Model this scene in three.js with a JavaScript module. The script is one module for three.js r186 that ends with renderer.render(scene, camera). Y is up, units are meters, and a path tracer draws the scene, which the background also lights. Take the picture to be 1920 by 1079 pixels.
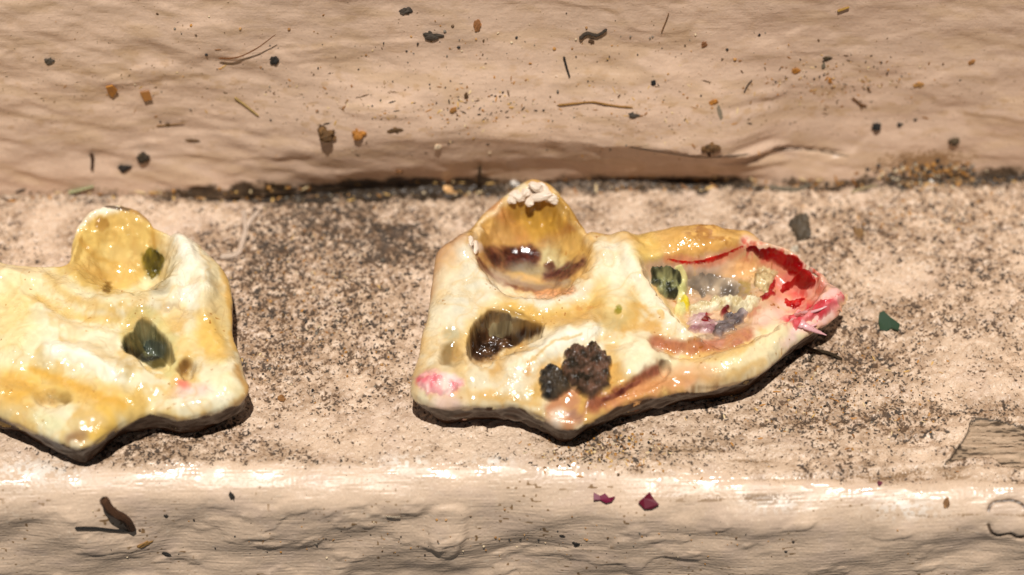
import * as THREE from 'three';
import { mergeGeometries } from 'three/addons/utils/BufferGeometryUtils.js';

// ------------------------------------------------------------------ camera, sky, sun, exposure
const DEG = Math.PI / 180;
const PITCH = 52 * DEG, FPX = 6000, DIST = 0.269;            // macro lens looking down on the sill
const scene = new THREE.Scene();
const camera = new THREE.PerspectiveCamera(2 * Math.atan(539.5 / FPX) / DEG, 1024 / 575, 0.01, 20);
camera.position.set(0, DIST * Math.sin(PITCH), DIST * Math.cos(PITCH));
camera.lookAt(0, 0, 0);
camera.updateMatrixWorld(true);
camera.focus = 0.262;
camera.userData.fStop = 14;

const SUN_EL = 74 * DEG, SUN_AZ = -2 * DEG;
const sunDir = new THREE.Vector3(Math.sin(SUN_AZ) * Math.cos(SUN_EL), Math.sin(SUN_EL), Math.cos(SUN_AZ) * Math.cos(SUN_EL));
{ // clear, hazy-bright sky, dim beside the hard sun
  const w = 256, h = 128, d = new Float32Array(w * h * 4);
  for (let j = 0; j < h; j++) for (let i = 0; i < w; i++) {
    const el = Math.max(0, (j + 0.5) / h - 0.5) * 2, k = Math.exp(-el * 3.2), o = (j * w + i) * 4;
    d[o] = 0.045 + 0.06 * k; d[o + 1] = 0.052 + 0.057 * k; d[o + 2] = 0.064 + 0.048 * k; d[o + 3] = 1;
  }
  const t = new THREE.DataTexture(d, w, h, THREE.RGBAFormat, THREE.FloatType);
  t.mapping = THREE.EquirectangularReflectionMapping; t.magFilter = THREE.LinearFilter; t.needsUpdate = true;
  scene.background = t; scene.environment = t;
}
const sun = new THREE.DirectionalLight(new THREE.Color(1, 0.975, 0.94), 4.2);
sun.position.copy(sunDir).multiplyScalar(0.5);
sun.castShadow = true;
sun.shadow.mapSize.set(4096, 4096);
Object.assign(sun.shadow.camera, { left: -0.08, right: 0.08, top: 0.06, bottom: -0.06, near: 0.1, far: 1 });
sun.shadow.bias = -0.0002;
scene.add(sun, sun.target);
const renderer = new THREE.WebGLRenderer({ antialias: true });
renderer.toneMapping = THREE.LinearToneMapping;
renderer.toneMappingExposure = 0.96;
renderer.shadowMap.enabled = true;

// ------------------------------------------------------------------ small maths (lengths below are millimetres until a mesh is made)
const MM = 0.001;
function mulberry(a) { return () => { a |= 0; a = a + 0x6D2B79F5 | 0; let t = Math.imul(a ^ a >>> 15, 1 | a); t = t + Math.imul(t ^ t >>> 7, 61 | t) ^ t; return ((t ^ t >>> 14) >>> 0) / 4294967296; }; }
const rnd = mulberry(7);
const PERM = new Float32Array(65536); { const r = mulberry(99); for (let i = 0; i < 65536; i++) PERM[i] = r(); }
const cell = (x, y) => PERM[(Math.imul(x, 73856093) ^ Math.imul(y, 19349663)) >>> 3 & 65535];
function noise(x, y) {                                        // value noise 0..1
  const xi = Math.floor(x), yi = Math.floor(y), fx = x - xi, fy = y - yi;
  const u = fx * fx * (3 - 2 * fx), v = fy * fy * (3 - 2 * fy);
  const a = cell(xi, yi), b = cell(xi + 1, yi), c = cell(xi, yi + 1), d = cell(xi + 1, yi + 1);
  return a + (b - a) * u + (c - a) * v + (a - b - c + d) * u * v;
}
function fbm(x, y, n = 4) { let s = 0, a = 0.5, t = 0; for (let i = 0; i < n; i++) { s += a * noise(x, y); t += a; a *= 0.5; x = x * 2.03 + 17.7; y = y * 2.03 + 9.1; } return s / t; }
const clamp = (x, a = 0, b = 1) => Math.min(b, Math.max(a, x));
const sstep = (a, b, x) => { const t = clamp((x - a) / (b - a)); return t * t * (3 - 2 * t); };
const lerp = (a, b, t) => a + (b - a) * t;
function table(list, x) { if (x <= list[0][0]) return list[0][1]; for (let i = 1; i < list.length; i++) if (x <= list[i][0]) { const [a, p] = list[i - 1], [b, q] = list[i]; const t = (x - a) / (b - a), s = t * t * (3 - 2 * t); return p + (q - p) * s; } return list[list.length - 1][1]; }
const sP = Math.sin(PITCH), cP = Math.cos(PITCH), D = DIST / MM;
// photo pixel -> point on the level y (mm); and back
function toLevel(u, v, y = 0) {
  const a = (u - 960) / FPX, b = (539.5 - v) / FPX;
  const dy = b * cP - sP, dz = -b * sP - cP, s = (y - D * sP) / dy;
  return [a * s, D * cP + dz * s];
}
function toPixel(x, y, z) {
  const ry = y - D * sP, rz = z - D * cP, depth = -ry * sP - rz * cP, up = ry * cP - rz * sP;
  return [960 + FPX * x / depth, 539.5 - FPX * up / depth];
}
const smoothLine = (pts, closed, per = 6) => {
  const c = new THREE.CatmullRomCurve3(pts.map(([x, y]) => new THREE.Vector3(x, y, 0)), closed, 'centripetal');
  const r = c.getPoints(pts.length * per).map((p) => [p.x, p.y]);
  if (closed) r.pop();
  return r;
};
function distSeg(px, py, ax, ay, bx, by) { const dx = bx - ax, dy = by - ay, t = clamp(((px - ax) * dx + (py - ay) * dy) / (dx * dx + dy * dy || 1)); return Math.hypot(px - ax - t * dx, py - ay - t * dy); }
function distPoly(px, py, P) {                                // negative inside
  let d = 1e9, inside = false;
  for (let i = 0, j = P.length - 1; i < P.length; j = i++) {
    const [ax, ay] = P[j], [bx, by] = P[i];
    d = Math.min(d, distSeg(px, py, ax, ay, bx, by));
    if ((ay > py) !== (by > py) && px < (bx - ax) * (py - ay) / (by - ay) + ax) inside = !inside;
  }
  return inside ? -d : d;
}
const lin = (c) => { c /= 255; return c <= 0.04045 ? c / 12.92 : ((c + 0.055) / 1.055) ** 2.4; };
const col = (r, g, b) => new THREE.Color().setRGB(lin(r), lin(g), lin(b));
function dataTexture(bytes, w, h, srgb, wrap = THREE.ClampToEdgeWrapping) {
  const t = new THREE.DataTexture(bytes, w, h, THREE.RGBAFormat);
  if (srgb) t.colorSpace = THREE.SRGBColorSpace;
  t.magFilter = t.minFilter = THREE.LinearFilter; t.wrapS = t.wrapT = wrap; t.needsUpdate = true;
  return t;
}
const taken = new Map();
const numbered = (n) => { const k = taken.get(n) ?? 0; taken.set(n, k + 1); return k ? `${n}_${String(k).padStart(3, '0')}` : n; };
function meshOf(name, geometry, material, parent) {
  const m = new THREE.Mesh(geometry, material); m.name = parent === scene ? numbered(name) : name; m.castShadow = m.receiveShadow = true; parent.add(m); return m;
}
function tag(o, label, category, group) { o.userData.label = label; o.userData.category = category; if (group) o.userData.group = group; return o; }
function geometryOf(pos, idx, uv, color) {
  const g = new THREE.BufferGeometry();
  g.setAttribute('position', new THREE.Float32BufferAttribute(pos, 3));
  if (uv) g.setAttribute('uv', new THREE.Float32BufferAttribute(uv, 2));
  if (color) g.setAttribute('color', new THREE.Float32BufferAttribute(color, 3));
  g.setIndex(idx); g.computeVertexNormals();
  return g;
}

// ------------------------------------------------------------------ soft shapes in photo pixels, drawn into grids that lie on the things
const blob = (cx, cy, rx, ry = rx, rot = 0, soft = 0.35) => {
  const c = Math.cos(rot * DEG), s = Math.sin(rot * DEG), R = Math.max(rx, ry) * (1 + soft);
  return { box: [cx - R, cy - R, cx + R, cy + R], at: (u, v) => { const x = u - cx, y = v - cy, d = Math.hypot((x * c + y * s) / rx, (-x * s + y * c) / ry); return 1 - sstep(1 - soft, 1 + soft, d); } };
};
const stroke = (pts, w, soft = 3, taper = 0) => {
  const P = smoothLine(pts, false, 3), R = w + soft, xs = P.map((p) => p[0]), ys = P.map((p) => p[1]);
  return { box: [Math.min(...xs) - R, Math.min(...ys) - R, Math.max(...xs) + R, Math.max(...ys) + R], at: (u, v) => {
    let m = 0;
    for (let i = 1; i < P.length; i++) { const t = i / P.length, k = taper ? w * (1 - taper * Math.abs(2 * t - 1)) : w, d = distSeg(u, v, ...P[i - 1], ...P[i]); m = Math.max(m, 1 - sstep(k - soft, k + soft, d)); }
    return m;
  } };
};
const area = (pts, soft = 4, grow = 0) => {
  const P = smoothLine(pts, true, 3), R = soft + grow + 2, xs = P.map((p) => p[0]), ys = P.map((p) => p[1]);
  return { box: [Math.min(...xs) - R, Math.min(...ys) - R, Math.max(...xs) + R, Math.max(...ys) + R], at: (u, v) => 1 - sstep(-soft, soft, distPoly(u, v, P) - grow) };
};

// ------------------------------------------------------------------ the painted sill and the wall board behind it
const LEAN = 11 * DEG, sL = Math.sin(LEAN), cL = Math.cos(LEAN);
const pxTable = (list) => list.map(([u, v]) => toLevel(u, v, 0));          // rows [x, z]
const cornerZ = pxTable([[-900, 372], [0, 370], [400, 360], [800, 353], [1300, 346], [1920, 330], [2800, 325]]);
const noseZ = pxTable([[-900, 868], [0, 868], [650, 856], [1000, 856], [1300, 880], [1920, 900], [2800, 900]]);
const zCorner = (x) => table(cornerZ, x), zNose = (x) => table(noseZ, x) + (noise(x * 0.21, 3.3) - 0.5) * 0.9;
const NOSE_R = 3.6;
const TEX_W = 128, SILL_T = 64, WALL_T = 32;                              // mm covered by one texture

// grain of the sill paint: shared by relief and by the dirt that settles in the pits
function sillGrain(x, t) { return 0.5 * noise(x * 4.2, t * 4.2) + 0.32 * noise(x * 8.4 + 40, t * 8.4) + 0.18 * noise(x * 2.0, t * 2.0 + 20); }
const chip = area([[1772, 872], [1790, 850], [1815, 812], [1822, 790], [1865, 788], [1915, 800], [1960, 812], [1990, 860], [1930, 880], [1880, 872], [1860, 858], [1800, 862]], 1.5);
const chipLip = area([[1772, 872], [1790, 850], [1815, 812], [1822, 790], [1865, 788], [1915, 800], [1960, 812], [1990, 860], [1930, 880], [1880, 872], [1860, 858], [1800, 862]], 5, 5);
const ring = { box: [1840, 930, 1960, 1040], at: (u, v) => { const d = Math.hypot((u - 1893) / 44, (v - 972) / 42); const th = Math.atan2(v - 972, u - 1893); return (1 - sstep(0.03, 0.1, Math.abs(d - 0.85 + 0.5 * (noise(2 + 1.6 * Math.cos(th), 2 + 1.6 * Math.sin(th)) - 0.5)))) * sstep(0.25, 0.5, noise(5 + 2 * Math.cos(th), 9 + 2 * Math.sin(th))); } };
const drip = area([[802, 992], [812, 1020], [828, 1042], [846, 1043], [862, 1026], [874, 996], [868, 960], [812, 960]], 7);
const inBox = (s, u, v) => u > s.box[0] && u < s.box[2] && v > s.box[1] && v < s.box[3];
// point of the sill without relief: t runs from the corner forward, over the nose and down the front
function sillBase(x, t) {
  const z0 = zCorner(x) - 1.5, z1 = zNose(x), flat = z1 - z0;
  if (t <= flat) return [x, 0, z0 + t, 0];
  const a = (t - flat) / NOSE_R;
  if (a < 1.48) return [x, NOSE_R * (Math.cos(a) - 1), z1 + NOSE_R * Math.sin(a), a];
  const d = t - flat - 1.48 * NOSE_R;
  return [x, NOSE_R * (Math.cos(1.48) - 1) - d * Math.sin(1.48), z1 + NOSE_R * Math.sin(1.48) + d * Math.cos(1.48), 1.48];
}
function sillRelief(x, t, a, u, v) {
  const front = sstep(0.5, 1.2, a), rough = 1 - sstep(0.0, 0.25, a);
  let h = (fbm(x * 0.16, t * 0.3, 3) - 0.5) * 0.5;
  h += rough * (sillGrain(x, t) - 0.5) * 0.55 * lerp(0.45, 1, sstep(860, 700, v));
  h += front * (fbm(x * 0.14 + 5 + t * 0.1, t * 0.2 - x * 0.04, 2) - 0.5) * 1.0 + front * (fbm(x * 0.3 + 3, t * 0.42 + x * 0.08, 2) - 0.5) * 0.34 + front * (sstep(0.62, 0.7, fbm(x * 0.3, t * 0.5 + 60, 3))) * 0.12;
  h += sstep(0.1, 0.4, a) * (noise(x * 0.9, t * 1.6) - 0.5) * 0.05;
  { const dc = t - 1.5; if (dc < 1.6) h -= 0.9 * clamp(table(corner, u) - 0.3) * sstep(1.3, 0.5, dc + (noise(x * 1.3, 8) - 0.5) * 0.8); }
  // brush ridges along the right part of the sill
  h += (1 - sstep(0.2, 0.6, a)) * sstep(1200, 1450, u) * sstep(740, 800, v) * (noise(x * 0.09, t * 2.1) - 0.5) * 0.34;
  if (inBox(chip, u, v)) h -= 0.32 * chip.at(u, v) * (0.8 + 0.5 * noise(x * 0.3, t * 2.6));
  if (inBox(chipLip, u, v)) h += 0.16 * (chipLip.at(u, v) - chip.at(u, v)) * (0.5 + noise(x * 2, t * 2));
  if (inBox(ring, u, v)) h -= 0.22 * ring.at(u, v);
  if (inBox(drip, u, v)) h += 0.28 * drip.at(u, v);
  return h;
}
function sillPoint(x, t) {
  const [, y, z, a] = sillBase(x, t), [u, v] = toPixel(x, y, z), h = sillRelief(x, t, a, u, v);
  return [x, y + h * Math.cos(a), z + h * Math.sin(a)];
}
const sillHeight = (x, z) => sillPoint(x, z - zCorner(x) + 1.5)[1];

// the wall board: t runs up from the corner
const flakeTop = [[300, 340], [480, 300], [560, 262], [760, 232], [900, 226], [1000, 236], [1180, 243], [1310, 256], [1450, 278], [1470, 300]];
const cornerPx = [[-900, 372], [0, 370], [400, 360], [800, 353], [1300, 346], [1920, 330], [2800, 325]];
function wallBase(x, t) { return [x, t * cL, zCorner(x) - t * sL]; }
function wallRelief(x, t, u, v) {
  let h = (fbm(x * 0.07 + 3, t * 0.14, 3) - 0.5) * 1.3;
  // lumps and sags of thick paint, dragged sideways
  h += (fbm((x + t * 0.8) * 0.22, (t + x * 0.10) * 0.5 + 11, 3) - 0.5) * 0.62 * lerp(0.32, 1.2, sstep(-2, -28, x + t * 0.4));
  h += (noise(x * 0.1 + 6, t * 3.4 + x * 0.2) - 0.5) * 0.012 + (noise(x * 0.25, t * 6.5 + 20) - 0.5) * 0.008;
  h += sstep(0.6, 0.72, fbm(x * 0.16 + 40, t * 0.4, 2)) * 0.12 + (fbm(x * 0.45 + t * 0.3, t * 0.6 - x * 0.1, 2) - 0.5) * 0.3 * sstep(0.45, 0.65, noise(x * 0.09 + 3, t * 0.14));
  h += (fbm(x * 0.8, t * 1.2, 2) - 0.5) * 0.06;
  h += (noise(x * 4, t * 5) - 0.5) * 0.035;
  // below the line the thick coat has come away
  const line = table(flakeTop, u) + 6 * (noise(x * 0.9, 4) - 0.5);
  const span = sstep(330, 760, u) * (1 - sstep(1340, 1480, u + 30 * (noise(t * 1.2, 9) - 0.5)));
  const foot = table(cornerPx, u), below = clamp((v - line) / (foot - line));
  if (v < line) h += span * 2.3 * Math.exp(-(((v - line) / 110) ** 2));
  else h += span * lerp(2.3 - 0.12 * sstep(1000, 1200, u), -0.9, below ** lerp(1.35, 1.0, sstep(700, 1150, u)));
  // thin split that runs on to the right
  const split = distSeg(u, v, 1450, 276, 1590, 291);
  h -= 0.25 * (1 - sstep(1.5, 4, split)) * (1 - sstep(1560, 1600, u));
  return h;
}
function wallPoint(x, t) {
  const [, y, z] = wallBase(x, t), [u, v] = toPixel(x, y, z), h = wallRelief(x, t, u, v);
  return [x, y + h * sL, z + h * cL];
}
// photo pixel -> (x, t) on the wall board
function toWall(u, v) {
  let x = (u - 960) * 0.0448, t = 5;
  const a = (u - 960) / FPX, b = (539.5 - v) / FPX, dy = b * cP - sP, dz = -b * sP - cP;
  for (let i = 0; i < 5; i++) {
    const zc = zCorner(x);                                     // plane: (y * sL + (z - zc) * cL) = 0
    const s = -(D * sP * sL + (D * cP - zc) * cL) / (dy * sL + dz * cL);
    x = a * s; t = (D * sP + dy * s) / cL;
  }
  return [x, t];
}
function toSill(u, v) {                                        // photo pixel -> (x, t) on the sill, nose and front face too
  let x = (u - 960) * 0.0448, lo = 0, hi = 60;
  for (let i = 0; i < 40; i++) { const t = (lo + hi) / 2, p = sillBase(x, t), q = toPixel(...p.slice(0, 3)); if (q[1] < v) lo = t; else hi = t; x = (u - 960) * 0.0448 * (1 - (p[1] * sP + p[2] * cP) / D); }
  return [x, lo];
}

// spacing along x: fine in view, coarse to the sides
const xs = []; { for (let x = -150; x < -56; x += 3) xs.push(x); for (let x = -56; x <= 56; x += 0.2) xs.push(x); for (let x = 59; x <= 150; x += 3) xs.push(x); }
function sheet(name, ts, point, texT, close) {
  const pos = [], uv = [], idx = [], n = ts.length + close.length;
  for (const x of xs) {
    for (const t of ts) { const p = point(x, t); pos.push(p[0] * MM, p[1] * MM, p[2] * MM); uv.push((x + TEX_W / 2) / TEX_W, t / texT); }
    for (const [y, z] of close) { pos.push(x * MM, y * MM, z * MM); uv.push((x + TEX_W / 2) / TEX_W, (ts[ts.length - 1] + 4) / texT); }
  }
  for (let i = 0; i < xs.length - 1; i++) for (let j = 0; j < n - 1; j++) { const a = i * n + j, b = a + n; idx.push(a, a + 1, b, a + 1, b + 1, b); }
  return geometryOf(pos, idx, uv);
}
const range = (a, b, s) => { const r = []; for (let t = a; t <= b + 1e-6; t += s) r.push(t); return r; };

// --- sill paint: tan paint, dirt in the pits of the grain, streaks of grime, bare wood in the chip
const dirtSpots = [ // photo pixel, radius, strength
  [560, 420, 190, 150, 0.30], [700, 470, 150, 130, 0.24], [480, 470, 90, 110, 0.24], [620, 620, 220, 160, 0.15], [470, 700, 120, 110, 0.16], [330, 830, 170, 60, 0.2], [250, 860, 60, 40, 0.12],
  [60, 430, 120, 60, 0.04], [570, 863, 40, 26, 0.42], [760, 420, 80, 90, 0.2], [1110, 830, 150, 50, 0.2], [1700, 410, 260, 70, 0.2], [1500, 430, 150, 60, 0.18], [1600, 690, 170, 60, 0.22], [1540, 665, 60, 30, 0.25],
  [1750, 520, 220, 120, 0.06], [1420, 800, 260, 50, 0.12], [1700, 760, 200, 60, 0.14], [1640, 470, 120, 50, 0.1], [1240, 790, 160, 40, 0.06], [1560, 800, 140, 26, 0.14], [1260, 850, 150, 30, 0.05]];
function density(u, v, x, t) {
  let d = 0.49 + (fbm(x * 0.3, t * 0.45 + 7, 4) - 0.5) * 0.8;
  for (const [cx, cy, rx, ry, s] of dirtSpots) { const q = ((u - cx) / rx) ** 2 + ((v - cy) / ry) ** 2; if (q < 4) d += s * Math.exp(-q * 1.4); }
  return d;
}
const corner = [[-900, 0.18], [0, 0.2], [250, 0.3], [400, 0.85], [520, 1.15], [700, 1.0], [880, 0.85], [960, 0.45], [1200, 0.45], [1400, 0.6], [1600, 0.6], [1920, 0.6], [2800, 0.3]];
const flecks = [[1135, 933, 1], [1215, 938, 1]];
function paintSill() {
  const W = 2048, H = 1024, c = new Uint8Array(W * H * 4), b = new Uint8Array(W * H * 4), r = new Uint8Array(W * H * 4);
  for (let j = 0; j < H; j++) for (let i = 0; i < W; i++) {
    const x = (i + 0.5) / W * TEX_W - TEX_W / 2, t = (j + 0.5) / H * SILL_T, p = sillBase(x, t), [u, v] = toPixel(p[0], p[1], p[2]), a = p[3];
    const g = sillGrain(x, t), g2 = noise(x * 9 + 3, t * 9), g3 = noise(x * 16, t * 16 + 5), front = sstep(0.25, 0.7, a);
    const tone = 1 + (fbm(x * 0.25 + 9, t * 0.4, 3) - 0.5) * 0.1 + (g2 - 0.5) * 0.06;
    let R = 216 * tone, G = 187 * tone, B = 159 * tone;
    const mix = (k, rr, gg, bb) => { R += (rr - R) * k; G += (gg - G) * k; B += (bb - B) * k; };
    mix(0.35 * sstep(0.5, 0.75, fbm(x * 0.5, t * 0.7 + 31, 3)), 205, 178, 158);
    // grime sits in the low grain
    let d = density(u, v, x, t) * (1 - front) * (1 - sstep(0.05, 0.4, a) * 0.75);
    d += 0.12 * front * sstep(0.55, 0.8, fbm(x * 0.5, t * 0.9, 3));
    const low = 1 - (g * 0.62 + g2 * 0.26 + g3 * 0.12), th = 0.82 - 0.38 * d;
    const big = 1 - noise(x * 2.1 + 12, t * 2.3), f1 = noise(x * 11 + 90, t * 11), f2 = noise(x * 6.3 + 33, t * 6.3 + 8);
    const dark = noise(x * 2.2 + 60, t * 2.2);
    mix(0.75 * sstep(0.2, 0.85, d) * sstep(0.36, 0.6, fbm(x * 1.3 + 4, t * 1.6, 4)), 158, 128, 100); mix(0.45 * sstep(0.3, 0.8, d) * sstep(0.5, 0.7, noise(x * 3.1 + 14, t * 3.3) * 0.6 + g2 * 0.4), 136, 104, 76);          // thin film of silt
    let dirt = sstep(th, th + 0.05, low);
    dirt = Math.max(dirt, 0.8 * sstep(0.91 - 0.3 * d, 1.0 - 0.3 * d, f1 * 0.6 + f2 * 0.4), 0.7 * sstep(0.96 - 0.22 * d, 1.04 - 0.22 * d, big * 0.65 + g2 * 0.35));
    mix(dirt * 0.82, lerp(92, 30, dark), lerp(66, 25, dark), lerp(44, 21, dark));
    const clean = sstep(0.8, 0.9, noise(x * 5.2 + 70, t * 5.2)); mix(0.5 * clean * (1 - dirt), 232, 208, 182);   // scuffed high grains
    for (const [cx, cy, rx, ry] of [[760, 868, 46, 16], [925, 868, 40, 14], [60, 885, 90, 26], [1460, 945, 60, 14], [1700, 955, 60, 18]]) { const q = ((u - cx) / rx) ** 2 + ((v - cy) / ry) ** 2; if (q < 3) mix(0.75 * Math.exp(-q) * sstep(0.4, 0.6, noise(x * 3.3 + 5, t * 3.3) * 0.6 + g3 * 0.4), 244, 234, 222); }   // patchy white glare by the nose, painted into the colour
    // long streaks of grime between brush ridges on the right
    if (u > 1120 && v > 740 && a < 0.9) {
      const s = noise(x * 0.09, t * 2.1), k = sstep(1150, 1400, u) * sstep(745, 800, v) * sstep(0.45, 0.25, s) * sstep(0.42, 0.62, noise(x * 1.1, t * 3) * 0.5 + g2 * 0.5) * sstep(0.35, 0.6, fbm(x * 0.12 + 2, t * 0.4, 2));
      mix(0.75 * k, 118, 88, 58);
    }
    // band of soil along the corner
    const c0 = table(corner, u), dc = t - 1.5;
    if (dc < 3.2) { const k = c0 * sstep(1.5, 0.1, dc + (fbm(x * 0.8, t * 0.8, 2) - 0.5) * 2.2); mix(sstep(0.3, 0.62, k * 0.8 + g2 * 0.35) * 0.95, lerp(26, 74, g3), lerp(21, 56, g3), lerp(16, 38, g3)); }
    let rough = lerp(0.46, 0.42, front) + 0.3 * dirt;
    rough = lerp(rough, lerp(0.16, 0.46, sstep(0.35, 0.6, fbm(x * 0.5 + 8, t * 0.9, 3))), sstep(0.02, 0.2, a) * (1 - dirt) * (1 - front)) + (noise(x * 0.6, t * 0.9) - 0.5) * 0.1;
    let bump = 0.5 * g + 0.25 * g2 + 0.25 * g3;
    bump = lerp(bump, 0.5 + 0.14 * (noise(x * 0.7, t * 6) - 0.5) + 0.1 * (noise(x * 5, t * 6) - 0.5), sstep(0, 0.3, a));
    // few crumbs ground into the front face
    if (front > 0) { const k = sstep(0.86, 0.9, noise(x * 3.1 + 8, t * 4.1)) * sstep(0.5, 0.7, noise(x * 0.4, t * 0.4 + 50)); mix(0.8 * k * front, 120, 88, 54); }
    if (inBox(chip, u, v)) { const k = chip.at(u, v), fibre = noise(x * 0.5, t * 5.5), f2 = noise(x * 2.4, t * 9); mix(k * 0.85, lerp(128, 206, fibre * 0.6 + f2 * 0.4), lerp(106, 176, fibre * 0.6 + f2 * 0.4), lerp(82, 146, fibre * 0.6 + f2 * 0.4)); mix(k * sstep(0.55, 0.75, f2 * 0.5 + (1 - fibre) * 0.5), 78, 62, 46); mix(0.85 * sstep(0.15, 0.4, k) * sstep(0.95, 0.7, k), 46, 40, 34); rough = lerp(rough, 0.8, k); bump = lerp(bump, fibre, k); }
    if (inBox(ring, u, v)) mix(0.8 * ring.at(u, v), 66, 50, 36);
    const o = (j * W + i) * 4;
    c[o] = clamp(R, 0, 255); c[o + 1] = clamp(G, 0, 255); c[o + 2] = clamp(B, 0, 255); c[o + 3] = 255;
    b[o] = b[o + 1] = b[o + 2] = clamp(bump) * 255; b[o + 3] = 255;
    r[o] = r[o + 1] = r[o + 2] = clamp(rough) * 255; r[o + 3] = 255;
  }
  const wrap = THREE.MirroredRepeatWrapping;
  return new THREE.MeshPhysicalMaterial({ map: dataTexture(c, W, H, true, wrap), bumpMap: dataTexture(b, W, H, false, wrap), bumpScale: 0.0002, roughnessMap: dataTexture(r, W, H, false, wrap), roughness: 1, ior: 1.45 });
}
function paintWall() {
  const W = 2048, H = 512, c = new Uint8Array(W * H * 4), b = new Uint8Array(W * H * 4);
  for (let j = 0; j < H; j++) for (let i = 0; i < W; i++) {
    const x = (i + 0.5) / W * TEX_W - TEX_W / 2, t = (j + 0.5) / H * WALL_T, p = wallBase(x, t), [u, v] = toPixel(p[0], p[1], p[2]);
    const g = noise(x * 6, t * 7), g2 = noise(x * 12, t * 13), tone = 1 + (fbm(x * 0.2 + 4, t * 0.35, 3) - 0.5) * 0.1 + (g - 0.5) * 0.04;
    let R = 215 * tone, G = 182 * tone, B = 155 * tone;
    const mix = (k, rr, gg, bb) => { R += (rr - R) * k; G += (gg - G) * k; B += (bb - B) * k; };
    mix(0.45 * sstep(0.5, 0.72, fbm((x + t) * 0.3, t * 0.8 + 13, 3)), 196, 162, 126);
    // sprinkle of dust and soil, thicker in a belt across the board
    const belt = Math.exp(-(((v - 180) / 70) ** 2)) * 0.5 + 0.25, th = 0.93 - 0.13 * belt * (0.6 + 0.8 * fbm(x * 0.15, t * 0.2, 2));
    const sp = sstep(th, th + 0.05, noise(x * 4.6 + 5, t * 5.6) * 0.75 + g2 * 0.25), w = noise(x * 1.7, t * 1.7 + 90);
    mix(sp * 0.85, lerp(146, 60, w), lerp(104, 44, w), lerp(56, 32, w));
    mix(0.5 * sstep(0.62, 0.8, fbm(x * 0.9, t * 1.6 + 3, 3)) * belt, 176, 136, 92);
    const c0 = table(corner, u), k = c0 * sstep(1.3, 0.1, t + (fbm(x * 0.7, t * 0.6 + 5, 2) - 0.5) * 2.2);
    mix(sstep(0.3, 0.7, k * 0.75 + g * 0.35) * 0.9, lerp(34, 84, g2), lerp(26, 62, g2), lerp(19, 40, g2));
    if (v > 262 && v < 320 && u > 1620 && u < 1850) mix(0.7 * sstep(0.45, 0.6, g * 0.5 + 0.6 * Math.exp(-(((u - 1740) / 80) ** 2) - ((v - 306) / 20) ** 2)), 120, 84, 48);
    const o = (j * W + i) * 4;
    c[o] = clamp(R, 0, 255); c[o + 1] = clamp(G, 0, 255); c[o + 2] = clamp(B, 0, 255); c[o + 3] = 255;
    b[o] = b[o + 1] = b[o + 2] = clamp(0.4 + 0.25 * (fbm(x * 1.6, t * 4, 3) - 0.5) + 0.1 * (noise(x * 0.5, t * 9) - 0.5) + 0.2 * (g2 - 0.5) + 0.4 * sp) * 255; b[o + 3] = 255;
  }
  const wrap = THREE.MirroredRepeatWrapping;
  return new THREE.MeshPhysicalMaterial({ map: dataTexture(c, W, H, true, wrap), bumpMap: dataTexture(b, W, H, false, wrap), bumpScale: 0.0001, roughness: 0.38, ior: 1.48 });
}
{
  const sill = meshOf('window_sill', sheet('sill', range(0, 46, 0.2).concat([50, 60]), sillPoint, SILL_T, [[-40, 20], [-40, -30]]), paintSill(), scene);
  sill.userData.kind = 'structure';
  const wall = meshOf('wall_board', sheet('wall', [...range(-0.5, 30, 0.2), 34, 42, 60].reverse(), wallPoint, WALL_T, [[-0.8, -16]]), paintWall(), scene);
  wall.userData.kind = 'structure';
}

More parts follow.
